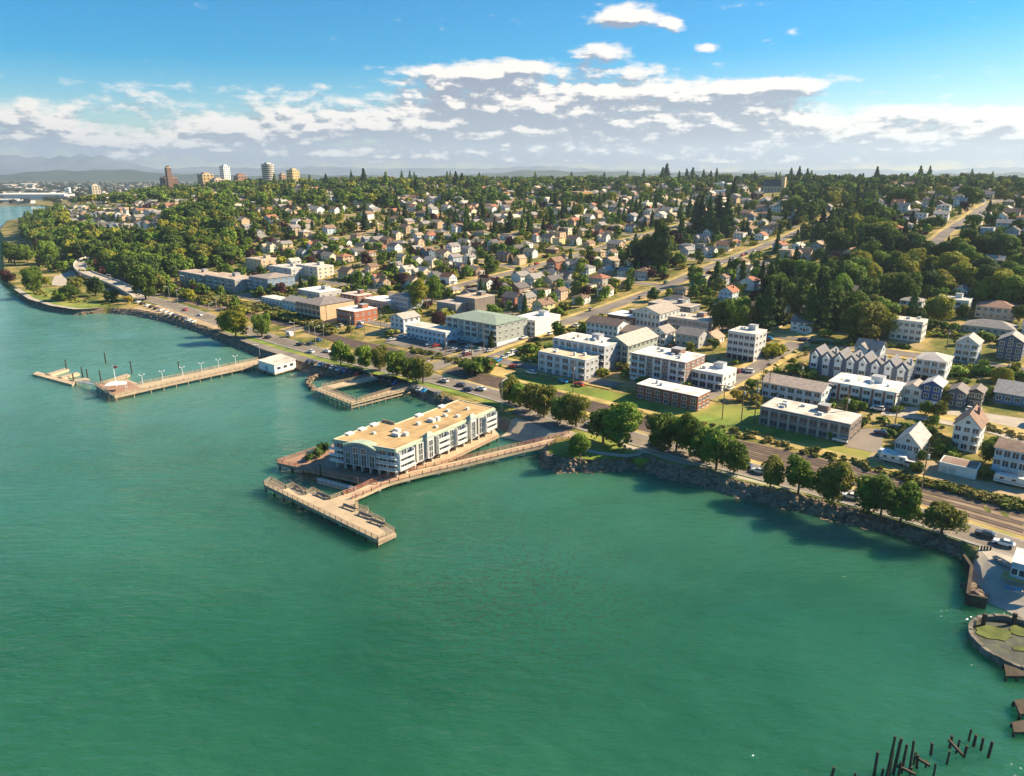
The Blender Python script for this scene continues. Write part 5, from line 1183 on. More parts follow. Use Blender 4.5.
# picture regions: polygon, tree density 0..1, conifer share, house probability
REG = [
 ([(60,214),(80,198),(110,192),(250,186),(250,206),(175,214),(160,240),(100,240),(70,226)], .34, .06, .9),
 ([(20,240),(60,212),(95,232),(150,212),(232,208),(232,262),(180,275),(150,292),(90,262)], .8, .06, .16),
 ([(230,208),(300,196),(395,200),(390,222),(300,236),(232,258)], .55, .25, .5),
 ([(395,196),(480,196),(480,214),(400,222)], .45, .35, .8),
 ([(625,236),(690,232),(690,272),(625,274)], .6, .3, .5),
 ([(690,190),(740,190),(750,244),(700,244)], .45, .6, .7),
 ([(785,186),(862,186),(880,215),(895,262),(850,262),(810,240),(785,215)], .68, .5, .3),
 ([(740,196),(785,196),(810,240),(840,275),(760,282)], .42, .4, .8),
 ([(760,282),(845,275),(852,300),(835,332),(765,332)], .62, .5, .4),
 ([(870,190),(1030,186),(1030,248),(880,250)], .42, .3, .8),
 ([(860,250),(1024,245),(1024,300),(965,300),(900,300),(850,322)], .62, .18, .45),
 ([(850,300),(1030,300),(1030,344),(850,330)], .8, .12, .1),
]
def region(px, py):
    for poly, d, c, hp in REG:
        if inside((px, py), poly): return d, c, hp
    if py < 190: return .5, .45, .5
    if px < 256: return .5, .1, .35
    if py < 207: return .52, .3, .78
    if py < 235: return .58, .25, .84
    if py > 300: return .5, .1, .8
    return .5, .1, .9
# house templates
def house_parts(kind, full):
    w, d, h = {'gable':(9,12,5.6),'cross':(12,9.5,5.4),'hip':(11,11,5.2),'cottage':(8.5,11,3.4),'ell':(11,11,5.4),'flat':(10,11,6),'tall':(7.6,10,7.6),'ranch':(15,8.5,3.2)}[kind]
    parts = []; mb = MB(); x0, x1, y0, y1 = -w/2, w/2, -d/2, d/2; rise = {'gable':3.0,'cross':2.8,'hip':2.5,'cottage':2.6,'ell':2.8,'flat':0,'tall':2.5,'ranch':2.1}[kind]
    axis = 'x' if kind in ('cross',) else 'y'
    if kind in ('gable','cross','cottage','tall'): gable_wall(mb, x0,x1,y0,y1,-3,h,rise,axis)
    elif kind == 'ell': gable_wall(mb, x0,x1,y0+3,y1,-3,h,rise,'x'); gable_wall(mb, x0+.5,x0+5.5,y0,y0+3.2,-3,h-.3,1.9,'y')
    else: mb.box(x0,x1,y0,y1,-3,h+(.4 if kind == 'flat' else 0))
    yf = y0+3 if kind == 'ell' else y0
    wins = []
    for z in ((1.6,4.3,6.4) if h > 7 else (1.6,4.3) if h > 4 else (1.7,)):
        for x in (-w*.3, w*.02, w*.32):
            yy = y0 if kind == 'ell' and x < -w*.2 else yf
            wins.append((x, yy, z, 'f', 1.3, 1.4))
        for y in (-d*.22, d*.22): wins.append((x1, y, z, 'r', 1.2, 1.3))
    if not full:
        for x, y, z, f, a, b in wins:
            if f == 'f': mb.face([(x-a/2,y-.05,z-b/2),(x+a/2,y-.05,z-b/2),(x+a/2,y-.05,z+b/2),(x-a/2,y-.05,z+b/2)], 1)
            else: mb.face([(x+.05,y-a/2,z-b/2),(x+.05,y+a/2,z-b/2),(x+.05,y+a/2,z+b/2),(x+.05,y-a/2,z+b/2)], 1)
    o = mb.build('wall', [M['stucco'], M['glass']]); parts.append(('wall', o.data)); bpy.data.objects.remove(o)
    mb = MB()
    if kind in ('gable','cross','cottage','tall'): gable(mb, x0,x1,y0,y1,h,rise,axis)
    elif kind == 'ell': gable(mb, x0,x1,y0+3,y1,h,rise,'x'); gable(mb, x0+.5,x0+5.5,y0,y0+5,h-.3,1.9,'y')
    elif kind in ('hip','ranch'): hip(mb, x0,x1,y0,y1,h,rise)
    else: mb.box(x0-.2,x1+.2,y0-.2,y1+.2,h+.4,h+.6)
    o = mb.build('roof', M['shingle']); parts.append(('roof', o.data)); bpy.data.objects.remove(o)
    if full:
        mb = MB(); mb.box(w*.16-.5,w*.16+.5,yf-.1,yf+.02,0,2.1); o = mb.build('door', M['door']); parts.append(('door', o.data)); bpy.data.objects.remove(o)
        mb = MB(); mb.box(-w*.1,w*.42,yf-2.2,yf-.02,-1.5,.12); mb.box(-w*.1,w*.42,yf-2.3,yf-.02,2.5,2.68); [mb.box(x-.08,x+.08,yf-2.15,yf-2.0,.12,2.5) for x in (-w*.08,w*.16,w*.4)]
        o = mb.build('porch', M['trim']); parts.append(('porch', o.data)); bpy.data.objects.remove(o)
        mb = MB(); mb.box(w*.22-.35,w*.22+.35,1.5,2.2,h,h+rise+.8); o = mb.build('chimney', M['brick']); parts.append(('chimney', o.data)); bpy.data.objects.remove(o)
    return parts, wins, (w, d, h+rise)
HT = {(k, f): house_parts(k, f) for k in ('gable','cross','hip','cottage','ell','flat','tall','ranch') for f in (True, False)}
WALLC = [('white',(.72,.71,.68),30),('cream',(.66,.58,.43),18),('tan',(.48,.37,.25),12),('pale blue',(.42,.5,.58),8),('grey',(.38,.38,.37),12),('sage',(.33,.36,.27),5),('brown',(.22,.14,.09),7),('slate blue',(.16,.22,.3),5),('peach',(.62,.42,.28),6),('pale yellow',(.66,.56,.28),4),('brick red',(.32,.12,.08),3)]
ROOFC = [('grey',(.27,.25,.24),30),('charcoal',(.13,.12,.12),16),('brown',(.24,.16,.11),22),('tan',(.4,.31,.22),14),('reddish',(.34,.15,.09),9),('pale',(.5,.45,.39),9)]
SHAPES = {'gable':'gabled','cross':'side gabled','hip':'hip roofed','cottage':'small gabled','ell':'L-shaped','flat':'flat roofed','tall':'tall gabled','ranch':'long low'}
def wpick(l): return random.choices(l, [c[2] for c in l])[0]
HOUSES = []
def house(x, y, rz, full, kind=None):
    kind = kind or random.choices(list(SHAPES), [24,20,12,20,18,5,10,10])[0]; wc, rc = wpick(WALLC), wpick(ROOFC)
    parts, wins, dim = HT[kind, full]; z = hxy(x, y)
    t = thing('house', None, 'house', (x, y, z+.3), rz, 'houses on the hillside'); sc = random.uniform(.72, .98); t.scale = (sc, sc*random.uniform(.95,1.1), sc)
    f = random.uniform(.88, 1.1)
    for nm, me in parts:
        if nm == 'chimney' and random.random() < .5: continue
        o = put(nm, me, t, tuple(c*f for c in (wc[1] if nm == 'wall' else rc[1] if nm == 'roof' else (.3,.15,.1) if nm == 'chimney' else random.choice([(.3,.08,.06),(.1,.12,.16),(.4,.38,.35)]))))
    if full:
        for xx, yy, zz, ff, a, b in wins: window(t, xx, yy, zz, ff, a, b)
    pxx, pyy, D = proj(x, y, z+3); HOUSES.append((t, wc[0], rc[0], SHAPES[kind], pxx, pyy, D))
lots = []
rown = [338,366,392,416,446,470,497,531,556,580,616,642,668,702,728,752,788,814,838,872,898,922,957,985,1015,1045,1075,1105,1140,1180,1220]
for n in rown:
    s = -330.0
    while s < 1500:
        s += random.uniform(13.5, 17.5) if n < 700 else random.uniform(14, 19)
        nn = n+random.uniform(-3.5, 3.5)
        if blocked(s, nn, 6, 12 if n < 480 else 0): continue
        x, y = xy(s, nn); z = hxy(x, y)
        if y < 50: continue
        px, py, D = proj(x, y, z)
        if not (-120 < px < 1330 and 176 < py < 380) or (px < 62 and py > 203): continue
        if px < 256 and py > 238: continue
        d, c, hp = region(px, py)
        if random.random() < hp: lots.append((D, x, y, s, nn, px, py))
# hand-set lots on the bluff and the near slope
for px, py in [(190,243),(206,238),(225,236),(248,233),(262,240),(276,246),(286,249),(312,246),(300,262),(345,262),(372,270),(352,284),(382,287),(412,287),(398,294)]:
    p = pick(px, py); a = sn(p)
    if not blocked(*a, 3): lots.append((proj(*p)[2], p[0], p[1], a[0], a[1], px, py))
lots.sort()
HFOOT = []
far_lots = []
for i, (D, x, y, s, n, px, py) in enumerate(lots):
    if any(abs(s-a) < 11.5 and abs(n-b) < 13 for a, b in HFOOT): continue
    HFOOT.append((s, n))
    if len(HOUSES) < 285 and -8 < px < 1032: house(x, y, ROT+random.choice([0,0,0,math.pi/2,-math.pi/2])*(random.random() < .4)+random.uniform(-.06,.06), len(HOUSES) < 120)
    else: far_lots.append((x, y))
# the farthest roofs, too many and too small to tell apart
def far_roofs():
    mb = MB(); mats = [material('far_wall_'+a, b, .85, .15, .2) for a, b, _ in WALLC[:9]]+[material('far_roof_'+a, b, .9, .2, .3) for a, b, _ in ROOFC]+[M['glass']]
    for x, y in far_lots:
        z = hxy(x, y); wi = random.randrange(len(WALLC[:9])) if random.random() < .5 else random.choice((0,1,2)); ri = 9+random.choices(range(6), [30,16,22,14,9,9])[0]
        b = MB(); w, d, h = random.uniform(8.5,13), random.uniform(9,12), random.choice((3.6,5.4,5.6)); ax = random.choice('xy')
        gable_wall(b, -w/2,w/2,-d/2,d/2,-3,h,2.7,ax,wi); gable(b, -w/2,w/2,-d/2,d/2,h,2.7,ax,.5,ri)
        for zz in ((1.6,4.3) if h > 4 else (1.7,)):
            for xx in (-w*.3,0,w*.3): b.face([(xx-.7,-d/2-.05,zz-.7),(xx+.7,-d/2-.05,zz-.7),(xx+.7,-d/2-.05,zz+.7),(xx-.7,-d/2-.05,zz+.7)], 15)
        a = ROT+random.uniform(-.08,.08); ca, sa = math.cos(a), math.sin(a); k = len(mb.V)
        mb.V += [(x+v[0]*ca-v[1]*sa, y+v[0]*sa+v[1]*ca, z+v[2]) for v in b.V]; mb.F += [tuple(i+k for i in f) for f in b.F]; mb.M += b.M
    tag(mb.build('distant_houses', mats), 'the far rows of small houses near the brow of the hill', kind='stuff')
far_roofs()
# trees among the houses and in the woods
HG = {}
for s, n in HFOOT: HG.setdefault((int(s//20), int(n//20)), []).append((s, n))
def near_house(s, n, r):
    return any(abs(s-a) < r and abs(n-b) < r for i in (-1,0,1) for j in (-1,0,1) for a, b in HG.get((int(s//20)+i, int(n//20)+j), ()))
cand = []
for n in np.arange(238, 1500, 6.5):
    st = 6.5 if n < 800 else 9.0
    for s in np.arange(-430, 1750, st):
        ss, nn = s+random.uniform(-3.6,3.6), n+random.uniform(-3.6,3.6)
        if nn < shore(ss)+30: continue
        x, y = xy(ss, nn); z = hxy(x, y)
        if y < 50: continue
        px, py, D = proj(x, y, z)
        if not (-200 < px < 1400 and 170 < py < (345 if px < 1050 else 420)): continue
        if px > 256 and py > 316 and px < 850 and random.random() < .6: continue
        d, c, hp = region(px, py); dd = d*(1.0 if d > .6 else .95)
        if random.random() > dd: continue
        if blocked(ss, nn, 3.5, 15 if D < 470 else 0) or near_house(ss, nn, 5.2): continue
        con = random.random() < c
        if con: kind, h, w = 'conifer', random.choice((8,10,12,14,17,21))*(1 if d > .57 else .68), random.uniform(.95,1.4); col = random.choice(['deep green','blackish green','deep green','dark green','blue green'])
        elif d > .6 or (py < 207 and random.random() < .5): kind, h, w = 'broad', random.choice((6,8,10,12,15,18)), random.uniform(.95,1.35); col = random.choice(['dark green','mid green','mid green','deep green','dark green','olive','yellow green','dark green'])
        elif random.random() < .5: kind, h, w = 'shrub', random.uniform(2.0,4.2), random.uniform(.9,1.5); col = random.choice(['olive','mid green','yellow green','dark green','dusky purple','mid green'])
        else: kind, h, w = 'broad', random.uniform(4.5,11), random.uniform(.95,1.25); col = random.choice(['mid green','olive','dark green','yellow green','mid green','mid green','dark green','dusky purple','deep green','dark green'])
        cand.append((h*w*720/D, kind, x, y, z, h, w, col, px))
cand.sort(key=lambda c: -c[0])
lim = {'broad':195,'conifer':130,'shrub':95}; mass = []
for c in cand:
    if lim[c[1]] > 0 and -10 < c[8] < 1034: lim[c[1]] -= 1; tree(c[1], c[2], c[3], c[5], c[7], c[6], z=c[4])
    else: mass.append(c)
def tree_mass(name, items, mats, label):
    V = []; I = []; k = len(mats) if isinstance(mats, list) else 1
    for _, kind, x, y, z, h, w, col in items:
        v = CV[kind, random.randrange(3), 2 if h*720/math.hypot(x,y) > 11 else 1]
        if h*720/math.hypot(x,y) < 8: v = v.reshape(-1,4,3)[::2].reshape(-1,3)
        a = random.uniform(0, 6.28); ca, sa = math.cos(a), math.sin(a)
        V.append(np.stack([(v[:,0]*ca-v[:,1]*sa)*h*w+x, (v[:,0]*sa+v[:,1]*ca)*h*w+y, v[:,2]*h+z-.2], axis=1))
        I.append(np.full(len(v)//4, MCOL.get(col, random.randrange(k))%k, dtype=np.int32))
    if V: tag(put(name, quads_mesh(name, np.concatenate(V), mats, np.concatenate(I))), label, kind='stuff')
MCOL = {'dark green':0,'mid green':1,'yellow green':2,'olive':3,'deep green':4,'dusky purple':5}
def plain_leaf(nm, c): return leaf_mass(nm, [tuple(v*.72 for v in c), c, tuple(v*1.3 for v in c)], .12)
MASSB = [plain_leaf('mass_leaf_'+k.replace(' ','_'), GREEN[k]) for k in ('dark green','mid green','yellow green','olive','deep green','dusky purple')]
MASSC = [plain_leaf('mass_needle_'+k.replace(' ','_'), GREEN[k]) for k in ('deep green','blackish green','dark green')]
GM = {}
mass = [c[:8] for c in mass]
for c in mass: GM.setdefault('conifer' if c[1] == 'conifer' else 'broad' if c[1] == 'broad' else 'shrub', []).append(c)
tree_mass('conifer_woodland', [c[:7]+('',) for c in GM.get('conifer', [])], MASSC, 'mass of far dark conifers on the hill')
tree_mass('broadleaf_woodland', GM.get('broad', []), MASSB, 'mass of far broadleaf trees on the hill')
tree_mass('garden_undergrowth', GM.get('shrub', []), MASSB, 'mass of far garden bushes between the houses')
# skyline trees behind the brow
sky = []
for x in range(-5, 1030, 4):
    for _ in range(random.choice((0,1,2,3))):
        D = random.uniform(1150, 1900) if x > 250 else random.uniform(1350,1750)
        X, Y, z = place_at(x+random.uniform(-1,1), D); con = random.random() < (.5 if x > 250 else .15)
        if x < 120 and random.random() < .6: continue
        if z < 12: continue
        h = random.choice([6,8,10,13,17,22,28,31] if con else [4,5,7,9,14]); sky.append((0, 'conifer' if con else 'broad', X, Y, z, h, random.uniform(1,1.4), ''))
tree_mass('skyline_woodland', sky, MASSC+MASSB[:2]+MASSB[3:5], 'line of far trees along the brow of the hill')
# planting among the shore-side buildings
KEEP = [[(384,343),(447,338),(508,346),(497,366),(410,352)],[(845,447),(880,454),(885,430),(852,428)],[(868,462),(965,482),(965,466),(876,448)],[(880,415),(1030,446),(1030,420),(885,406)],[(690,428),(770,437),(762,408),(712,404)],[(905,474),(1030,505),(1030,490),(905,462)],[(512,381),(640,410),(640,393),(545,378)]]
near_mass = []
for _ in range(1900):
    s_, n_ = random.uniform(-260, 480), random.uniform(228, 352)
    if n_ < float(np.interp(s_, [0,110,200,300,480], [238,246,236,246,262])) or blocked(s_, n_, -.5): continue
    x, y = xy(s_, n_); px, py, D = proj(x, y, hxy(x, y))
    if px > 1350 or any(inside((px, py), k) for k in KEEP): continue
    nz_ = math.sin(s_/17)+math.sin(n_/13+s_/31)
    if nz_ < -.2 and random.random() < .75: continue
    near_mass.append((0, 'shrub' if random.random() < .8 else 'broad', x, y, hxy(x, y), random.uniform(.9,2.6) if random.random() < .8 else random.uniform(3,5.5), random.uniform(.9,1.6), random.choice(['dark green','mid green','yellow green','olive','mid green','dusky purple'] if random.random() < .4 else ['dark green','mid green','olive'])))
tree_mass('courtyard_undergrowth', near_mass, MASSB, 'clipped bushes and hedging between the shore-side buildings')
# bushy banks along the railway: ground cover
def bank(name, A, B, n, hmin, hmax, mat, label):
    wa = [world(p) for p in A]; wb = [world(p) for p in B]; a, b = even(wa, 200), even(wb, 200); it = []
    for _ in range(n):
        i = random.randrange(200); f = random.random(); x = a[i][0]*(1-f)+b[i][0]*f; y = a[i][1]*(1-f)+b[i][1]*f; h = random.uniform(hmin, hmax)
        it.append((0, 'shrub', x, y, hxy(x, y), h, random.uniform(1,1.6), ''))
    tree_mass(name, it, mat, label)
bank('bank_undergrowth', [(905,477),(960,488),(1040,508)], [(905,482),(960,494),(1040,517)], 150, .9, 2.0, M['ivy'], 'bushy olive undergrowth on the bank above the railway')
bank('lawn_undergrowth', [(640,412),(740,430),(850,458),(905,474)], [(640,419),(740,438),(850,466),(905,481)], 130, .7, 1.6, M['ivy'], 'low green undergrowth between lawn and railway')
bank('car_park_undergrowth', [(412,348),(450,357),(494,368)], [(410,351),(445,362),(490,374)], 70, 1.0, 2.0, M['ivy'], 'green hedge-like undergrowth below the full car park')
bank('leafy_bank', [(150,285),(200,293),(256,305),(312,322),(335,330)], [(150,291),(200,302),(256,315),(312,329),(330,335)], 330, 1.5, 3.6, M['ivy'], 'leafy bank between railway and upper road')
bank('meadow_undergrowth', [(760,345),(800,352)], [(765,372),(800,374)], 40, .6, 1.4, M['ivy'], 'rough green plot beside the townhouse row')
bank('park_undergrowth', [(36,297),(70,303),(110,306)], [(36,290),(80,296),(120,300)], 40, 1, 2.4, M['ivy'], 'bushes of the headland park')
bank('bluff_undergrowth', [(40,246),(80,256),(140,282)], [(60,236),(100,250),(150,272)], 200, 2, 5, M['wood'], 'dense undergrowth at the foot of the wooded bluff')
bank('dry_bank_undergrowth', [(960,418),(1024,434)], [(960,425),(1024,441)], 50, .6, 1.5, leaf_mass('straw_leaf', [(.3,.24,.08),(.2,.18,.06),(.36,.28,.1)], .2), 'straw coloured undergrowth on the bank by the upper lane')
bank('slope_undergrowth', [(812,345),(860,347),(912,349)], [(812,343),(860,345),(912,347)], 60, 1.2, 2.2, MASSB[0], 'dark hedge-like undergrowth behind the townhouses')
bank('lane_undergrowth', [(925,336),(975,340),(1030,345)], [(925,332),(975,336),(1030,341)], 70, 1.0, 2.4, MASSB, 'bushy undergrowth beside the upper slope road')
bank('yard_undergrowth', [(925,372),(960,376),(1030,384)], [(940,366),(975,368),(1030,374)], 60, 1.0, 3.2, MASSB, 'rough undergrowth of the back yards below the slope road')
# hedges and garden shrubs that stand out
for px, py, hp, col, w in [(602,376,8,'yellow green',1.2),(632,377,9,'yellow green',1.2),(660,384,7,'yellow green',1.3),(677,385,6,'yellow green',1.3),(740,401,11,'golden',1.1),(757,403,9,'golden',1.1),(779,398,8,'mid green',1.2),(797,399,8,'mid green',1.2),(812,400,10,'dark green',1.1),
        (855,410,11,'mid green',1.3),(851,402,8,'mid green',1.2),(870,402,8,'mid green',1.2),(888,402,8,'mid green',1.2),(826,337,8,'yellow green',1.3),(776,355,13,'yellow green',1.0),(769,357,12,'yellow green',1.0),(820,433,8,'dark green',1.3),(830,438,9,'mid green',1.0),
        (925,415,16,'dark green',1.1),(944,405,20,'olive',1.0),(938,418,18,'olive',1.1),(920,462,14,'dark green',1.0),(937,455,16,'mid green',1.0),(917,472,11,'dark green',1),(985,462,24,'dark green',1),(985,476,11,'olive',1.2),(1000,388,22,'yellow green',1.1),(986,400,16,'dark green',1),(1013,398,16,'deep green',.9),
        (615,366,10,'dark green',1.2),(622,369,9,'olive',1.2),(701,342,14,'mid green',1.0),(570,372,4,'dusky purple',1.3),(600,370,5,'dusky purple',1.4),(640,342,10,'dark green',1.2),(770,412,5,'dark green',1.3),(926,328,12,'dark green',1.2),(938,322,14,'mid green',1.1),(948,332,11,'deep green',1.2),(962,318,15,'dark green',1.1),(1018,322,18,'dark green',1.0),(985,340,9,'mid green',1.3),(1003,345,10,'dark green',1.1),(982,373,14,'mid green',1.1),(1012,376,15,'yellow green',1.0),(945,368,8,'olive',1.2),(862,383,7,'dark green',1.1),(905,372,12,'deep green',1.0),(897,412,7,'mid green',1.2),(858,425,9,'dark green',1.2),(905,440,14,'dark green',1.0),(930,440,15,'deep green',1.1),(1003,448,12,'dark green',1.2),(822,372,7,'dark green',1.2),(752,388,9,'mid green',1.1),(880,458,5,'dark green',1.2)]:
    tree_px('broad' if hp > 13 else 'shrub', px, py, hp, col, w)

# ---------------------------------------------------------------- vehicles
def car_meshes():
    out = {}
    for nm, pr, cab in (('car',[(-2.25,.35),(2.25,.35),(2.3,.75),(2.1,.95),(.95,1.05),(-1.95,1.08),(-2.28,.85)],[(.95,1.04),(.2,1.5),(-1.2,1.5),(-1.9,1.06)]),
                        ('suv',[(-2.3,.42),(2.3,.42),(2.35,.95),(2.15,1.12),(1.1,1.18),(-2.2,1.2),(-2.35,.9)],[(1.1,1.17),(.5,1.78),(-2.0,1.8),(-2.25,1.18)])):
        mb = MB(); n = len(pr); vs = [(x,-.88,z) for x,z in pr]+[(x,.88,z) for x,z in pr]
        mb.mesh(vs, [tuple(range(n)), tuple(range(2*n-1,n-1,-1))]+[(i,n+i,n+(i+1)%n,(i+1)%n) for i in range(n)])
        k = len(cab); c2 = cab
        top = [(c2[1][0]-.08,c2[1][1]+.01),(c2[2][0]+.08,c2[2][1]+.01)]
        mb.mesh([(top[0][0],-.66,top[0][1]),(top[1][0],-.66,top[1][1]),(top[1][0],.66,top[1][1]),(top[0][0],.66,top[0][1]),(top[0][0],-.66,top[0][1]+.05),(top[1][0],-.66,top[1][1]+.05),(top[1][0],.66,top[1][1]+.05),(top[0][0],.66,top[0][1]+.05)], [(0,1,2,3),(4,7,6,5),(0,4,5,1),(1,5,6,2),(2,6,7,3),(3,7,4,0)])
        o = mb.build('body', M['carpaint']); body = o.data; bpy.data.objects.remove(o)
        mb = MB(); vs = [(x,-.8 if z < 1.3 else -.68,z) for x,z in cab]+[(x,.8 if z < 1.3 else .68,z) for x,z in cab]
        mb.mesh(vs, [tuple(range(k)), tuple(range(2*k-1,k-1,-1))]+[(i,k+i,k+(i+1)%k,(i+1)%k) for i in range(k)])
        o = mb.build('window', M['glass']); gl = o.data; bpy.data.objects.remove(o)
        mb = MB(); mb.tube((0,-.11,0),(0,.11,0), .34, .34, 12); o = mb.build('wheel', M['tyre']); wh = o.data; bpy.data.objects.remove(o)
        out[nm] = (body, gl, wh)
    return out
CARM = car_meshes()
CARC = {'white':(.75,.75,.74),'silver':(.5,.51,.52),'black':(.02,.02,.024),'dark grey':(.08,.085,.09),'red':(.45,.025,.02),'blue':(.03,.1,.36),'bright blue':(.02,.28,.6),'dark blue':(.02,.035,.1),'maroon':(.2,.02,.03),'tan':(.4,.33,.22),'green':(.03,.16,.09)}
CARS = []
def car(px, py, col, along=True, kind='car', flip=False, dz=.3, sc=1.0):
    p = pick(px, py); a = math.atan2(ES[1], ES[0]) if along is True else math.atan2(EN[1], EN[0]) if along is False else along
    t = thing('parked_car', None, 'car', (p[0], p[1], p[2]+dz), a+(math.pi if flip else 0)+random.uniform(-.04,.04), 'cars about the waterfront'); t.scale = (sc,)*3
    b, g, w = CARM[kind]; put('body', b, t, CARC[col]); put('window', g, t)
    for x in (-1.45,1.4):
        for y in (-.8,.8): put('wheel', w, t).location = (x, y, .34)
    CARS.append((t, col, px, py, 'suv' if kind == 'suv' else 'car'))
rd = ROAD_PX
for px, py, c in [(461,386.5,'dark grey'),(468,391,'dark blue'),(481,390.5,'white'),(444,382.5,'silver'),(311,353,'white'),(327,352.5,'white'),(334,354.5,'silver'),(310,345,'dark blue'),(318,341,'blue'),(300,345.5,'black'),(560,414,'white'),(590,427.5,'dark grey'),(615,433,'red'),(655,446,'silver'),(700,455,'white'),(745,468,'dark blue'),(758,473.5,'silver'),(850,499,'white'),(985,537,'dark grey'),(1003,546,'white'),(240,327,'silver'),(226,323,'dark grey'),(200,316,'white'),(185,311,'red'),(268,338.5,'black')]: car(px, py, c)
a0 = math.atan2(EN[1], EN[0])+.5
for i, (px, py) in enumerate([(309,363),(314,364.5),(321,366),(326,367.5),(333,369),(339,370.5),(345,372),(351,374),(357,376),(365,377.5),(378,380),(384,381),(390,383),(396,384.5),(413,389),(419,391),(424,392.5),(437,396)]):
    car(px, py, ['dark blue','black','white','dark grey','silver','white','blue','dark grey','red','dark blue','silver','dark grey','black','blue','dark grey','silver','bright blue','dark grey'][i], a0)
for i, (px, py) in enumerate([(430,346),(436,347),(447,349.5),(454,351),(462,345.5),(470,348),(473,346),(460,352),(452,343.5),(446,344),(481,351),(490,352),(482,345),(467,356)]):
    car(px, py, ['white','red','dark grey','silver','dark blue','white','maroon','black','red','white','white','silver','dark grey','maroon'][i], .5+(i % 3)*.05)
for px, py, c in [(433,338,'red'),(402,338,'white'),(412,339,'silver'),(392,341,'white'),(388,333,'red'),(397,334,'white')]: car(px, py, c, .5)
for px, py, c, al in [(491,364,'red',False),(497,362.5,'bright blue',False),(504,359,'silver',False),(510,356.5,'white',False),(514,353.5,'white',False),(532,341,'dark grey',False),(536,340,'black',False),(551,335,'white',False),(513,368,'red',True),(531,374.5,'white',True),(529,362,'silver',True),
        (563,383,'bright blue',True),(579,386,'red',True),(424,300,'maroon',False),(417,309,'white',False),(420,306,'silver',False),(462,293,'red',False),(558,327,'white',False),(575,327,'white',True),(580,331,'dark blue',True),(556,315,'silver',False),(548,318,'dark grey',False),
        (735,373,'maroon',True),(742,372,'silver',True),(748,373,'white',True),(730,390,'white',False),(768,340,'bright blue',True),(803,341,'dark blue',True),(840,443,'white',True),(881,435,'dark blue',True),(893,430,'dark grey',True),(969,411,'white',False),(978,411.5,'white',False),(877,411,'white',True),(886,410.5,'dark blue',True),
        (955,472.5,'white',False),(916,470.5,'white',True),(907,467,'silver',True),(345,323,'dark grey',True),(360,324,'white',True),(335,330,'silver',True),(340,327,'tan',True),(360,328,'blue',False)]:
    car(px, py, c, al, 'suv' if random.random() < .45 else 'car')
for i in range(13):
    px = 138+i*4.6; py = 303.5+i*1.62-(.4 if i < 6 else 0); car(px, py, random.choice(['white','silver','dark grey','black','dark blue','white','red']), math.atan2(EN[1],EN[0])+.6)
for cs, n0, n1, w in CROSS[1:4]:                    # cars parked along the hill streets
    for n in np.arange(n0+30, 620, 7.0):
        if random.random() < .74: continue
        sd_ = random.choice((-1,1)); x, y = xy(cs+5*math.sin(n/140.)+sd_*w*.36, n); q = proj(x, y, hxy(x, y))
        car(q[0], q[1], random.choice(['white','silver','dark grey','black','dark blue','red','white','tan','green']), False, random.choice(('car','suv')), dz=.4)
def trailer(px, py, lg, label, col, rz, name='camper_trailer'):
    p = pick(px, py); t = thing(name, label, 'trailer', (p[0],p[1],p[2]+.25), rz)
    mb = MB(); pr = [(-lg/2,.5),(lg/2-.3,.5),(lg/2,1.4),(lg/2-.5,2.7),(-lg/2+.3,2.75),(-lg/2,2.3)]; n = len(pr)
    vs = [(x,-1.15,z) for x,z in pr]+[(x,1.15,z) for x,z in pr]; mb.mesh(vs, [tuple(range(n)), tuple(range(2*n-1,n-1,-1))]+[(i,n+i,n+(i+1)%n,(i+1)%n) for i in range(n)]); mb.build('body', M['carpaint'], t, col)
    for x in (-lg*.3,0,lg*.3): mb = MB(); mb.box(x-.5,x+.5,-1.18,-1.12,1.5,2.1); mb.build('window', M['glass'], t)
    mb = MB(); mb.box(-lg/2+.3,lg/2-.5,-1.17,-1.13,1.0,1.25); mb.build('stripe', M['door'], t, (.3,.28,.25))
    mb = MB(); mb.box(-lg*.1,lg*.1,-.8,.8,2.75,3.0); mb.build('roof_vent', M['unit'], t)
    for x in (-lg*.25,lg*.25):
        for y in (-1,1): o = put('wheel', CARM['car'][2], t); o.location = (x,y,.36)
RE = math.atan2(-.645,.764)
trailer(893,463,7.5,'white camper trailer with rounded front in the bare yard', (.78,.78,.76), RE)
trailer(1013,486,9.5,'long white motorhome parked below the white and pale blue house', (.72,.7,.66), RE, 'motorhome')
trailer(888,459.5,6,'covered white boat trailer behind the camper trailer', (.6,.6,.6), RE)
p = pick(289,334); trailer(290,337,4,'small white box trailer at the railway crossing', (.8,.8,.8), RE, 'box_trailer')
p = pick(400,342)
# ---------------------------------------------------------------- poles and lamps
POLES = []
def pole_meshes():
    mb = MB(); mb.tube((0,0,-.5),(0,0,11.5), .2, .13, 7); a = mb.build('post', M['pole'])
    mb = MB(); mb.box(-1.3,1.3,-.07,.07,10.4,10.6); mb.box(-1,1,-.07,.07,9.5,9.66); b = mb.build('crossarm', M['pole'])
    mb = MB(); mb.tube((.35,0,8.2),(.35,0,9.2), .28, .28, 8); c = mb.build('transformer', M['unit'])
    mb = MB(); mb.tube((0,0,-.3),(0,0,9), .14, .09, 7); d = mb.build('post', M['metal'])
    mb = MB(); mb.tube((0,0,8.9),(0,-2.4,9.5), .07, .06, 6); e = mb.build('arm', M['metal'])
    mb = MB(); mb.box(-.2,.2,-3.0,-2.2,9.42,9.6); f = mb.build('lamp_head', M['whitemetal'])
    r = [o.data for o in (a,b,c,d,e,f)]
    for o in (a,b,c,d,e,f): bpy.data.objects.remove(o)
    return r
PM = pole_meshes()
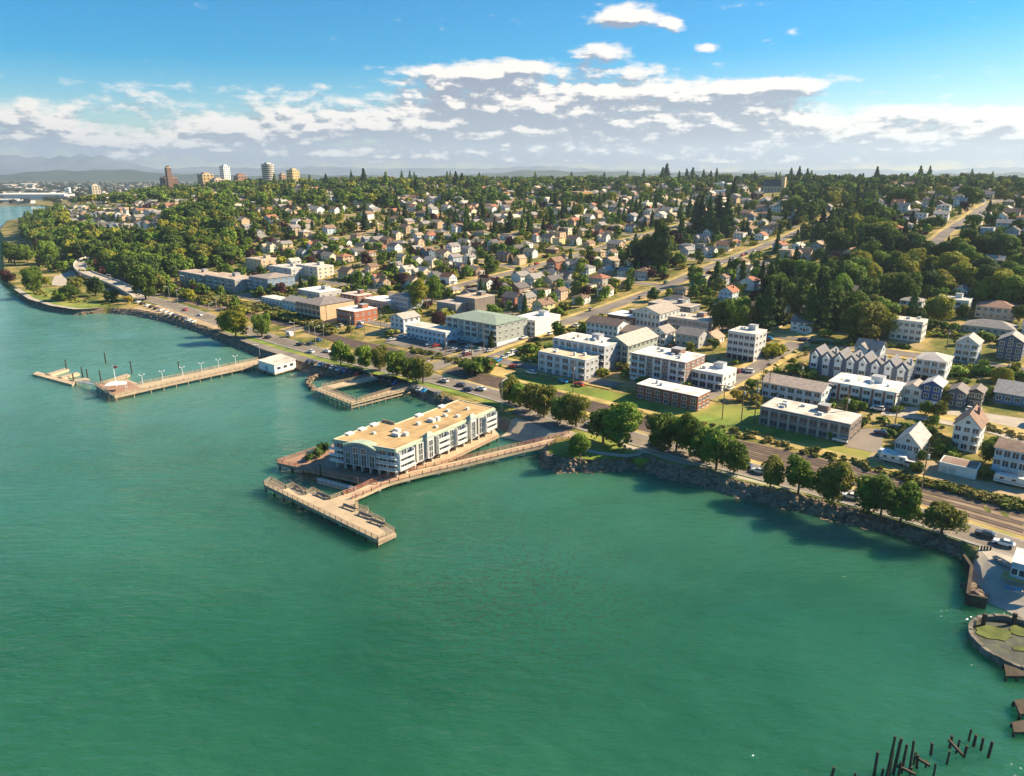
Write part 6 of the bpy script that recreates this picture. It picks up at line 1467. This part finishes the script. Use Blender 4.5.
def pole(px, py, h, kind='utility'):
    p = pick(px, py)
    if kind == 'utility':
        t = thing('utility_pole', None, 'utility pole', p, ROT+.2, 'wooden utility poles along the railway and lanes'); put('post', PM[0], t); put('crossarm', PM[1], t)
        if random.random() < .4: put('transformer', PM[2], t)
        s = h/11.5
    else:
        t = thing('street_lamp', None, 'street lamp', p, ROT+random.choice((0,math.pi)), 'tall street lamps along the waterfront road'); put('post', PM[3], t); put('arm', PM[4], t); put('lamp_head', PM[5], t); s = h/9
    t.scale = (1, 1, s); POLES.append((t, kind, px, py-10))
for px, py, h in [(920,497,16),(844,428,13),(741,424,15),(754,423,16),(722,420,14),(761,397,12),(800,386,10),(573,392,13),(630,378,10),(472,375,14),(446,364,13),(351,336,13),(324,343,12),(381,330,11),(365,337,10),(327,322,11),(484,351,14),(364,290,11),(427,314,11),(541,327,11),(650,331,10),(710,344,12),(712,331,12),(768,397,11),(895,424,12),(946,350,10),(898,337,10),(1005,384,10),(256,262,10)]: pole(px, py, h)
for px, py, h in [(425,386,10),(341,366,9),(502,412,12),(296,343,11),(316,346,10),(310,340,9),(370,385,8),(170,301,10),(178,304,10),(141,290,10),(112,286,9),(210,318,9),(217,311,9),(143,285,9),(185,286,8),(220,285,8),(92,275,8),(73,252,8),(50,244,8),(260,356,6),(108,252,7),(117,254,7),(86,249,7)]: pole(px, py, h, 'lamp')
# bollards at the boat slip, plaza pieces
for i, x in enumerate((656,665,674,684)):
    p = at(768+x/3.08, 524+82/3.08, SH); mb = MB(); mb.tube((0,0,-.3),(0,0,1.2), .22, .2, 8); o = mb.build('bollard', M['pile']); o.location = (p[0],p[1],hxy(p[0],p[1]))
    tag(o, 'short dark bollard in the row of four at the head of the boat slip', 'bollard', 'bollards at the boat slip')
# the boat-house building and boats at the edge of the slip
t = bld('slip_office', 'small blue and white building at the edge of the boat slip', (1009,577.5), 1040, 8, 1, (.3,.42,.52), roofc=(.7,.7,.7), fh=3.4, bays=4, sb=2, cat='building')
def boat(px, py, lg, rz, label, col):
    p = pick(px, py) or at(px, py, 2.5); t = thing('rowing_boat', label, 'boat', (p[0],p[1],p[2]+.15), rz, 'boats on the slip'); mb = MB()
    st = [(-1,.8),(-.5,1),(0,1),(.5,.75),(.85,.35),(1,.02)]; rows_ = []
    for f, w in st: rows_.append([(f*lg/2,-w*.8,.85+.2*max(0,f)**2),(f*lg/2,-w*.5,.2),(f*lg/2,0,.05),(f*lg/2,w*.5,.2),(f*lg/2,w*.8,.85+.2*max(0,f)**2)])
    V = [p_ for r in rows_ for p_ in r]; mb.mesh(V, [(i*5+j,i*5+j+1,(i+1)*5+j+1,(i+1)*5+j) for i in range(5) for j in range(4)]+[(0,1,2,3,4)]); mb.build('hull', M['carpaint'], t, col)
    for f in (-.5,.1): mb = MB(); mb.box(f*lg/2-.15,f*lg/2+.15,-.75,.75,.6,.66); mb.build('thwart', M['timber'], t)
boat(1005,566,6,R(-75),'slim grey boat lying beside the slip office', (.3,.32,.34))
boat(1020,594,6,R(-30),'blue dinghy pulled up at the lower edge of the slip', (.1,.25,.4))
# overpass curving off the shore road
OV = [(140,297),(120,288),(100,283),(87,279),(80,273),(82,267),(90,263.5),(102,261),(118,259)]
def overpass():
    pts = [pick(*p) for p in OV]; n = len(pts); t = thing('viaduct', 'pale curving road viaduct climbing over the railway at the headland', 'viaduct', pts[0])
    pl = smooth_line([p[:2] for p in pts], 2); m = len(pl); hts = [hxy(*p)+5.5*math.sin(min(1, i/(m*.45))*math.pi/2) for i, p in enumerate(pl)]
    mb = MB(); pa = MB()
    for i in range(m-1):
        for b, w, z0, z1 in ((mb, 10, -1.0, .05),):
            b.beam((pl[i][0],pl[i][1],hts[i]-.5),(pl[i+1][0],pl[i+1][1],hts[i+1]-.5), 10, 1.0)
        d = Vector((pl[i+1][0]-pl[i][0], pl[i+1][1]-pl[i][1], 0)).normalized()
        for q in (-4.8,4.8): pa.beam((pl[i][0]-d.y*q,pl[i][1]+d.x*q,hts[i]+.5),(pl[i+1][0]-d.y*q,pl[i+1][1]+d.x*q,hts[i+1]+.5), .35, 1.0)
    wpart(mb, 'deck', M['pave'], t); wpart(pa, 'parapet', M['paleconc'], t)
    for i in range(3, m-1, 3):
        p = pl[i]; c = MB(); c.tube((p[0],p[1],hxy(*p)-2),(p[0],p[1],hts[i]-.9), 1.0, 1.0, 10); wpart(c, 'pier_column', M['paleconc'], t)
overpass()
# ---------------------------------------------------------------- lowland across the inlet
def low(px, py): return at(px, py, 1.6)
for i, (x0, x1, y, d, h, col, lab) in enumerate([(0,65,199.5,60,17,(.6,.59,.56),'very long white warehouse across the inlet'),(-12,18,202.2,30,8,(.6,.58,.54),'low grey shed at the water below the white warehouse'),(16,30,203.6,25,8,(.66,.62,.58),'small pale shed at the end of the inlet shore'),
        (8,22,190,50,12,(.5,.42,.34),'tan shed behind the white warehouse'),(26,38,191.5,40,12,(.58,.52,.44),'pale tan shed behind the middle of the warehouse'),(46,58,193.5,36,12,(.42,.4,.4),'grey shed behind the far end of the warehouse'),(20,34,186,60,14,(.55,.5,.45),'far pale shed among the lowland trees'),(2,12,187,60,14,(.46,.4,.36),'far brown shed among the lowland trees')]):
    p = at(x0, y, 1.6); q = at(x1, y, 1.6); w = q[0]-p[0]
    t = thing('warehouse', lab, 'warehouse', (p[0],p[1],1.2)); mb = MB(); mb.box(0,w,0,d,0,h); mb.build('wall', M['stucco'], t, col)
    mb = MB(); gable(mb, 0,w,0,d,h,h*.25,'x',1); mb.build('roof', M['membrane'], t, tuple(min(.85,c*1.15) for c in col))
for px, py, hh_, lab in [(67,196,26,'white silo across the inlet'),(70,196,30,'taller white silo across the inlet')]:
    p = at(px, py, 1.6); t = thing('silo', lab, 'silo', (p[0],p[1],1)); mb = MB(); mb.tube((0,0,0),(0,0,hh_), 6, 6, 14); mb.build('drum', M['stucco'], t, (.75,.75,.73)); mb = MB(); mb.tube((0,0,hh_),(0,0,hh_+3), 6, 2, 14); mb.build('cap', M['trim'], t)
it = []
for _ in range(1500):
    px = random.uniform(-20, 330); D = random.uniform(2150, 6500); u = (px-512)/F; X = u*D*cp*1.02; Y = D*cp
    if Y < low_edge(X)+70: continue
    if D < 2900 and px < 64 and random.random() < .8: continue
    it.append((0, 'broad', X, Y, 2, random.uniform(9,17), random.uniform(1.3,2.4), ''))
tree_mass('lowland_woodland', it, leaf_mass('lowland_mass', [(.03,.045,.018),(.05,.062,.024),(.07,.08,.03)], .01), 'belts of trees on the far lowland')
mb = MB()
for _ in range(260):
    px = random.uniform(-20, 300); D = random.uniform(2500, 5200); X = (px-512)/F*D*cp*1.02; Y = D*cp
    if Y < low_edge(X)+60: continue
    w, d, h = random.uniform(15,50), random.uniform(15,30), random.uniform(6,13); mb.box(X-w/2,X+w/2,Y-d/2,Y+d/2,1,h, random.randrange(3))
tag(mb.build('lowland_houses', [material('lowland_wall_pale', (.6,.56,.5)), material('lowland_wall_tan', (.42,.34,.26)), material('lowland_wall_grey', (.34,.33,.32))]), 'scattered far buildings on the lowland', kind='stuff')

# ---------------------------------------------------------------- labels that single each thing out
MARKS = [('the white slab tower',224,176),('the cream round tower',266,174),('the slender brick tower',169,178),('the windowless brick block',580,197),('the brown-roofed church',772,183),('the tall poplars',659,250),('the gabled townhouse row',858,360),
 ('the green-roofed apartments',472,325),('the square red brick block',350,312),('the big tan hall',315,305),('the big grey gabled hall',650,315),('the lone white block',740,346),('the cream flat-roofed house',905,326),('the large peach house',994,305),
 ('the crossing-side white apartments',560,362),('the low brick office',667,397),('the waterfront hotel',410,440),('the round lawn point',590,460),('the bluff-foot grey apartments',205,277),('the viaduct',88,272),('the bright street-corner trees',424,292),
 ('the long tan-roofed shops',688,320),('the white warehouse block',524,322),('the blue fronted apartments',262,282),('the headland tower',93,191),('the terracotta-roofed hall',688,182),('the boathouse',277,365),('the U-shaped basin pier',355,392),('the bright blue gabled house',929,396),
 ('the large white steep-roofed house',963,430),('the long grey railside block',803,420),('the white brow-top apartments',716,188),('the paired cream cubes',641,209),('the full car park',458,350),('the white camper trailer',893,458),('the navy blue upper house',1008,347),('the boat slip',985,570),('the dark lane-side conifers',770,305),('the conifer stand',820,305)]
ORD = 'nearest second third fourth fifth sixth seventh eighth ninth tenth eleventh twelfth thirteenth fourteenth fifteenth sixteenth'.split()
ORD2 = [t+'-'+u if u else v for t, v in (('twenty','twentieth'),('thirty','thirtieth'),('forty','fortieth')) for u in ('','first','second','third','fourth','fifth','sixth','seventh','eighth','ninth')]
ORD += ['seventeenth','eighteenth','nineteenth']
def relation(px, py, allow=None):
    best = min(MARKS, key=lambda m: math.hypot((m[1]-px), (m[2]-py)*1.6)); dx, dy = px-best[1], (py-best[2])*1.6
    r = ('right of' if dx > 0 else 'left of') if abs(dx) > abs(dy) else ('below' if dy > 0 else 'above')
    return r, best[0], math.hypot(dx, dy)
def relabel(items, fmt):
    groups = {}
    for o, look, px, py in items:
        r, mk, d = relation(px, py); groups.setdefault((look, r, mk), []).append((d, o))
    for (look, r, mk), l in groups.items():
        l.sort(key=lambda q: q[0])
        for i, (d, o) in enumerate(l):
            o['label'] = f'{look} {r} {mk}' if len(l) == 1 else f'{(ORD+ORD2)[min(i,45)]} {look} {r} {mk}' 
relabel([(o, f'{w} {sh.replace(" ","-")} {rc}-roofed house', px, py) for o, w, rc, sh, px, py, D in HOUSES], None)
def size(h, kind): return 'tall' if h > (15 if kind == 'conifer' else 12.5) else 'small' if h < (10 if kind == 'conifer' else 7.5) else 'mid-sized'
KW = {'broad':'broadleaf tree','conifer':'conifer','poplar':'columnar poplar','shrub':'bush'}
relabel([(o, f'{size(h,k)} {c} {KW[k]}' if k != 'shrub' else f'rounded {c} bush', px, py) for o, k, c, h, px, py, D in TREES if 'label' not in o], None)
relabel([(o, f'{c} {k} parked', px, py) if False else (o, f'{c} {k}', px, py) for o, c, px, py, k in CARS], None)
relabel([(o, 'wooden utility pole with crossarms' if k == 'utility' else 'tall grey street lamp', px, py) for o, k, px, py in POLES], None)
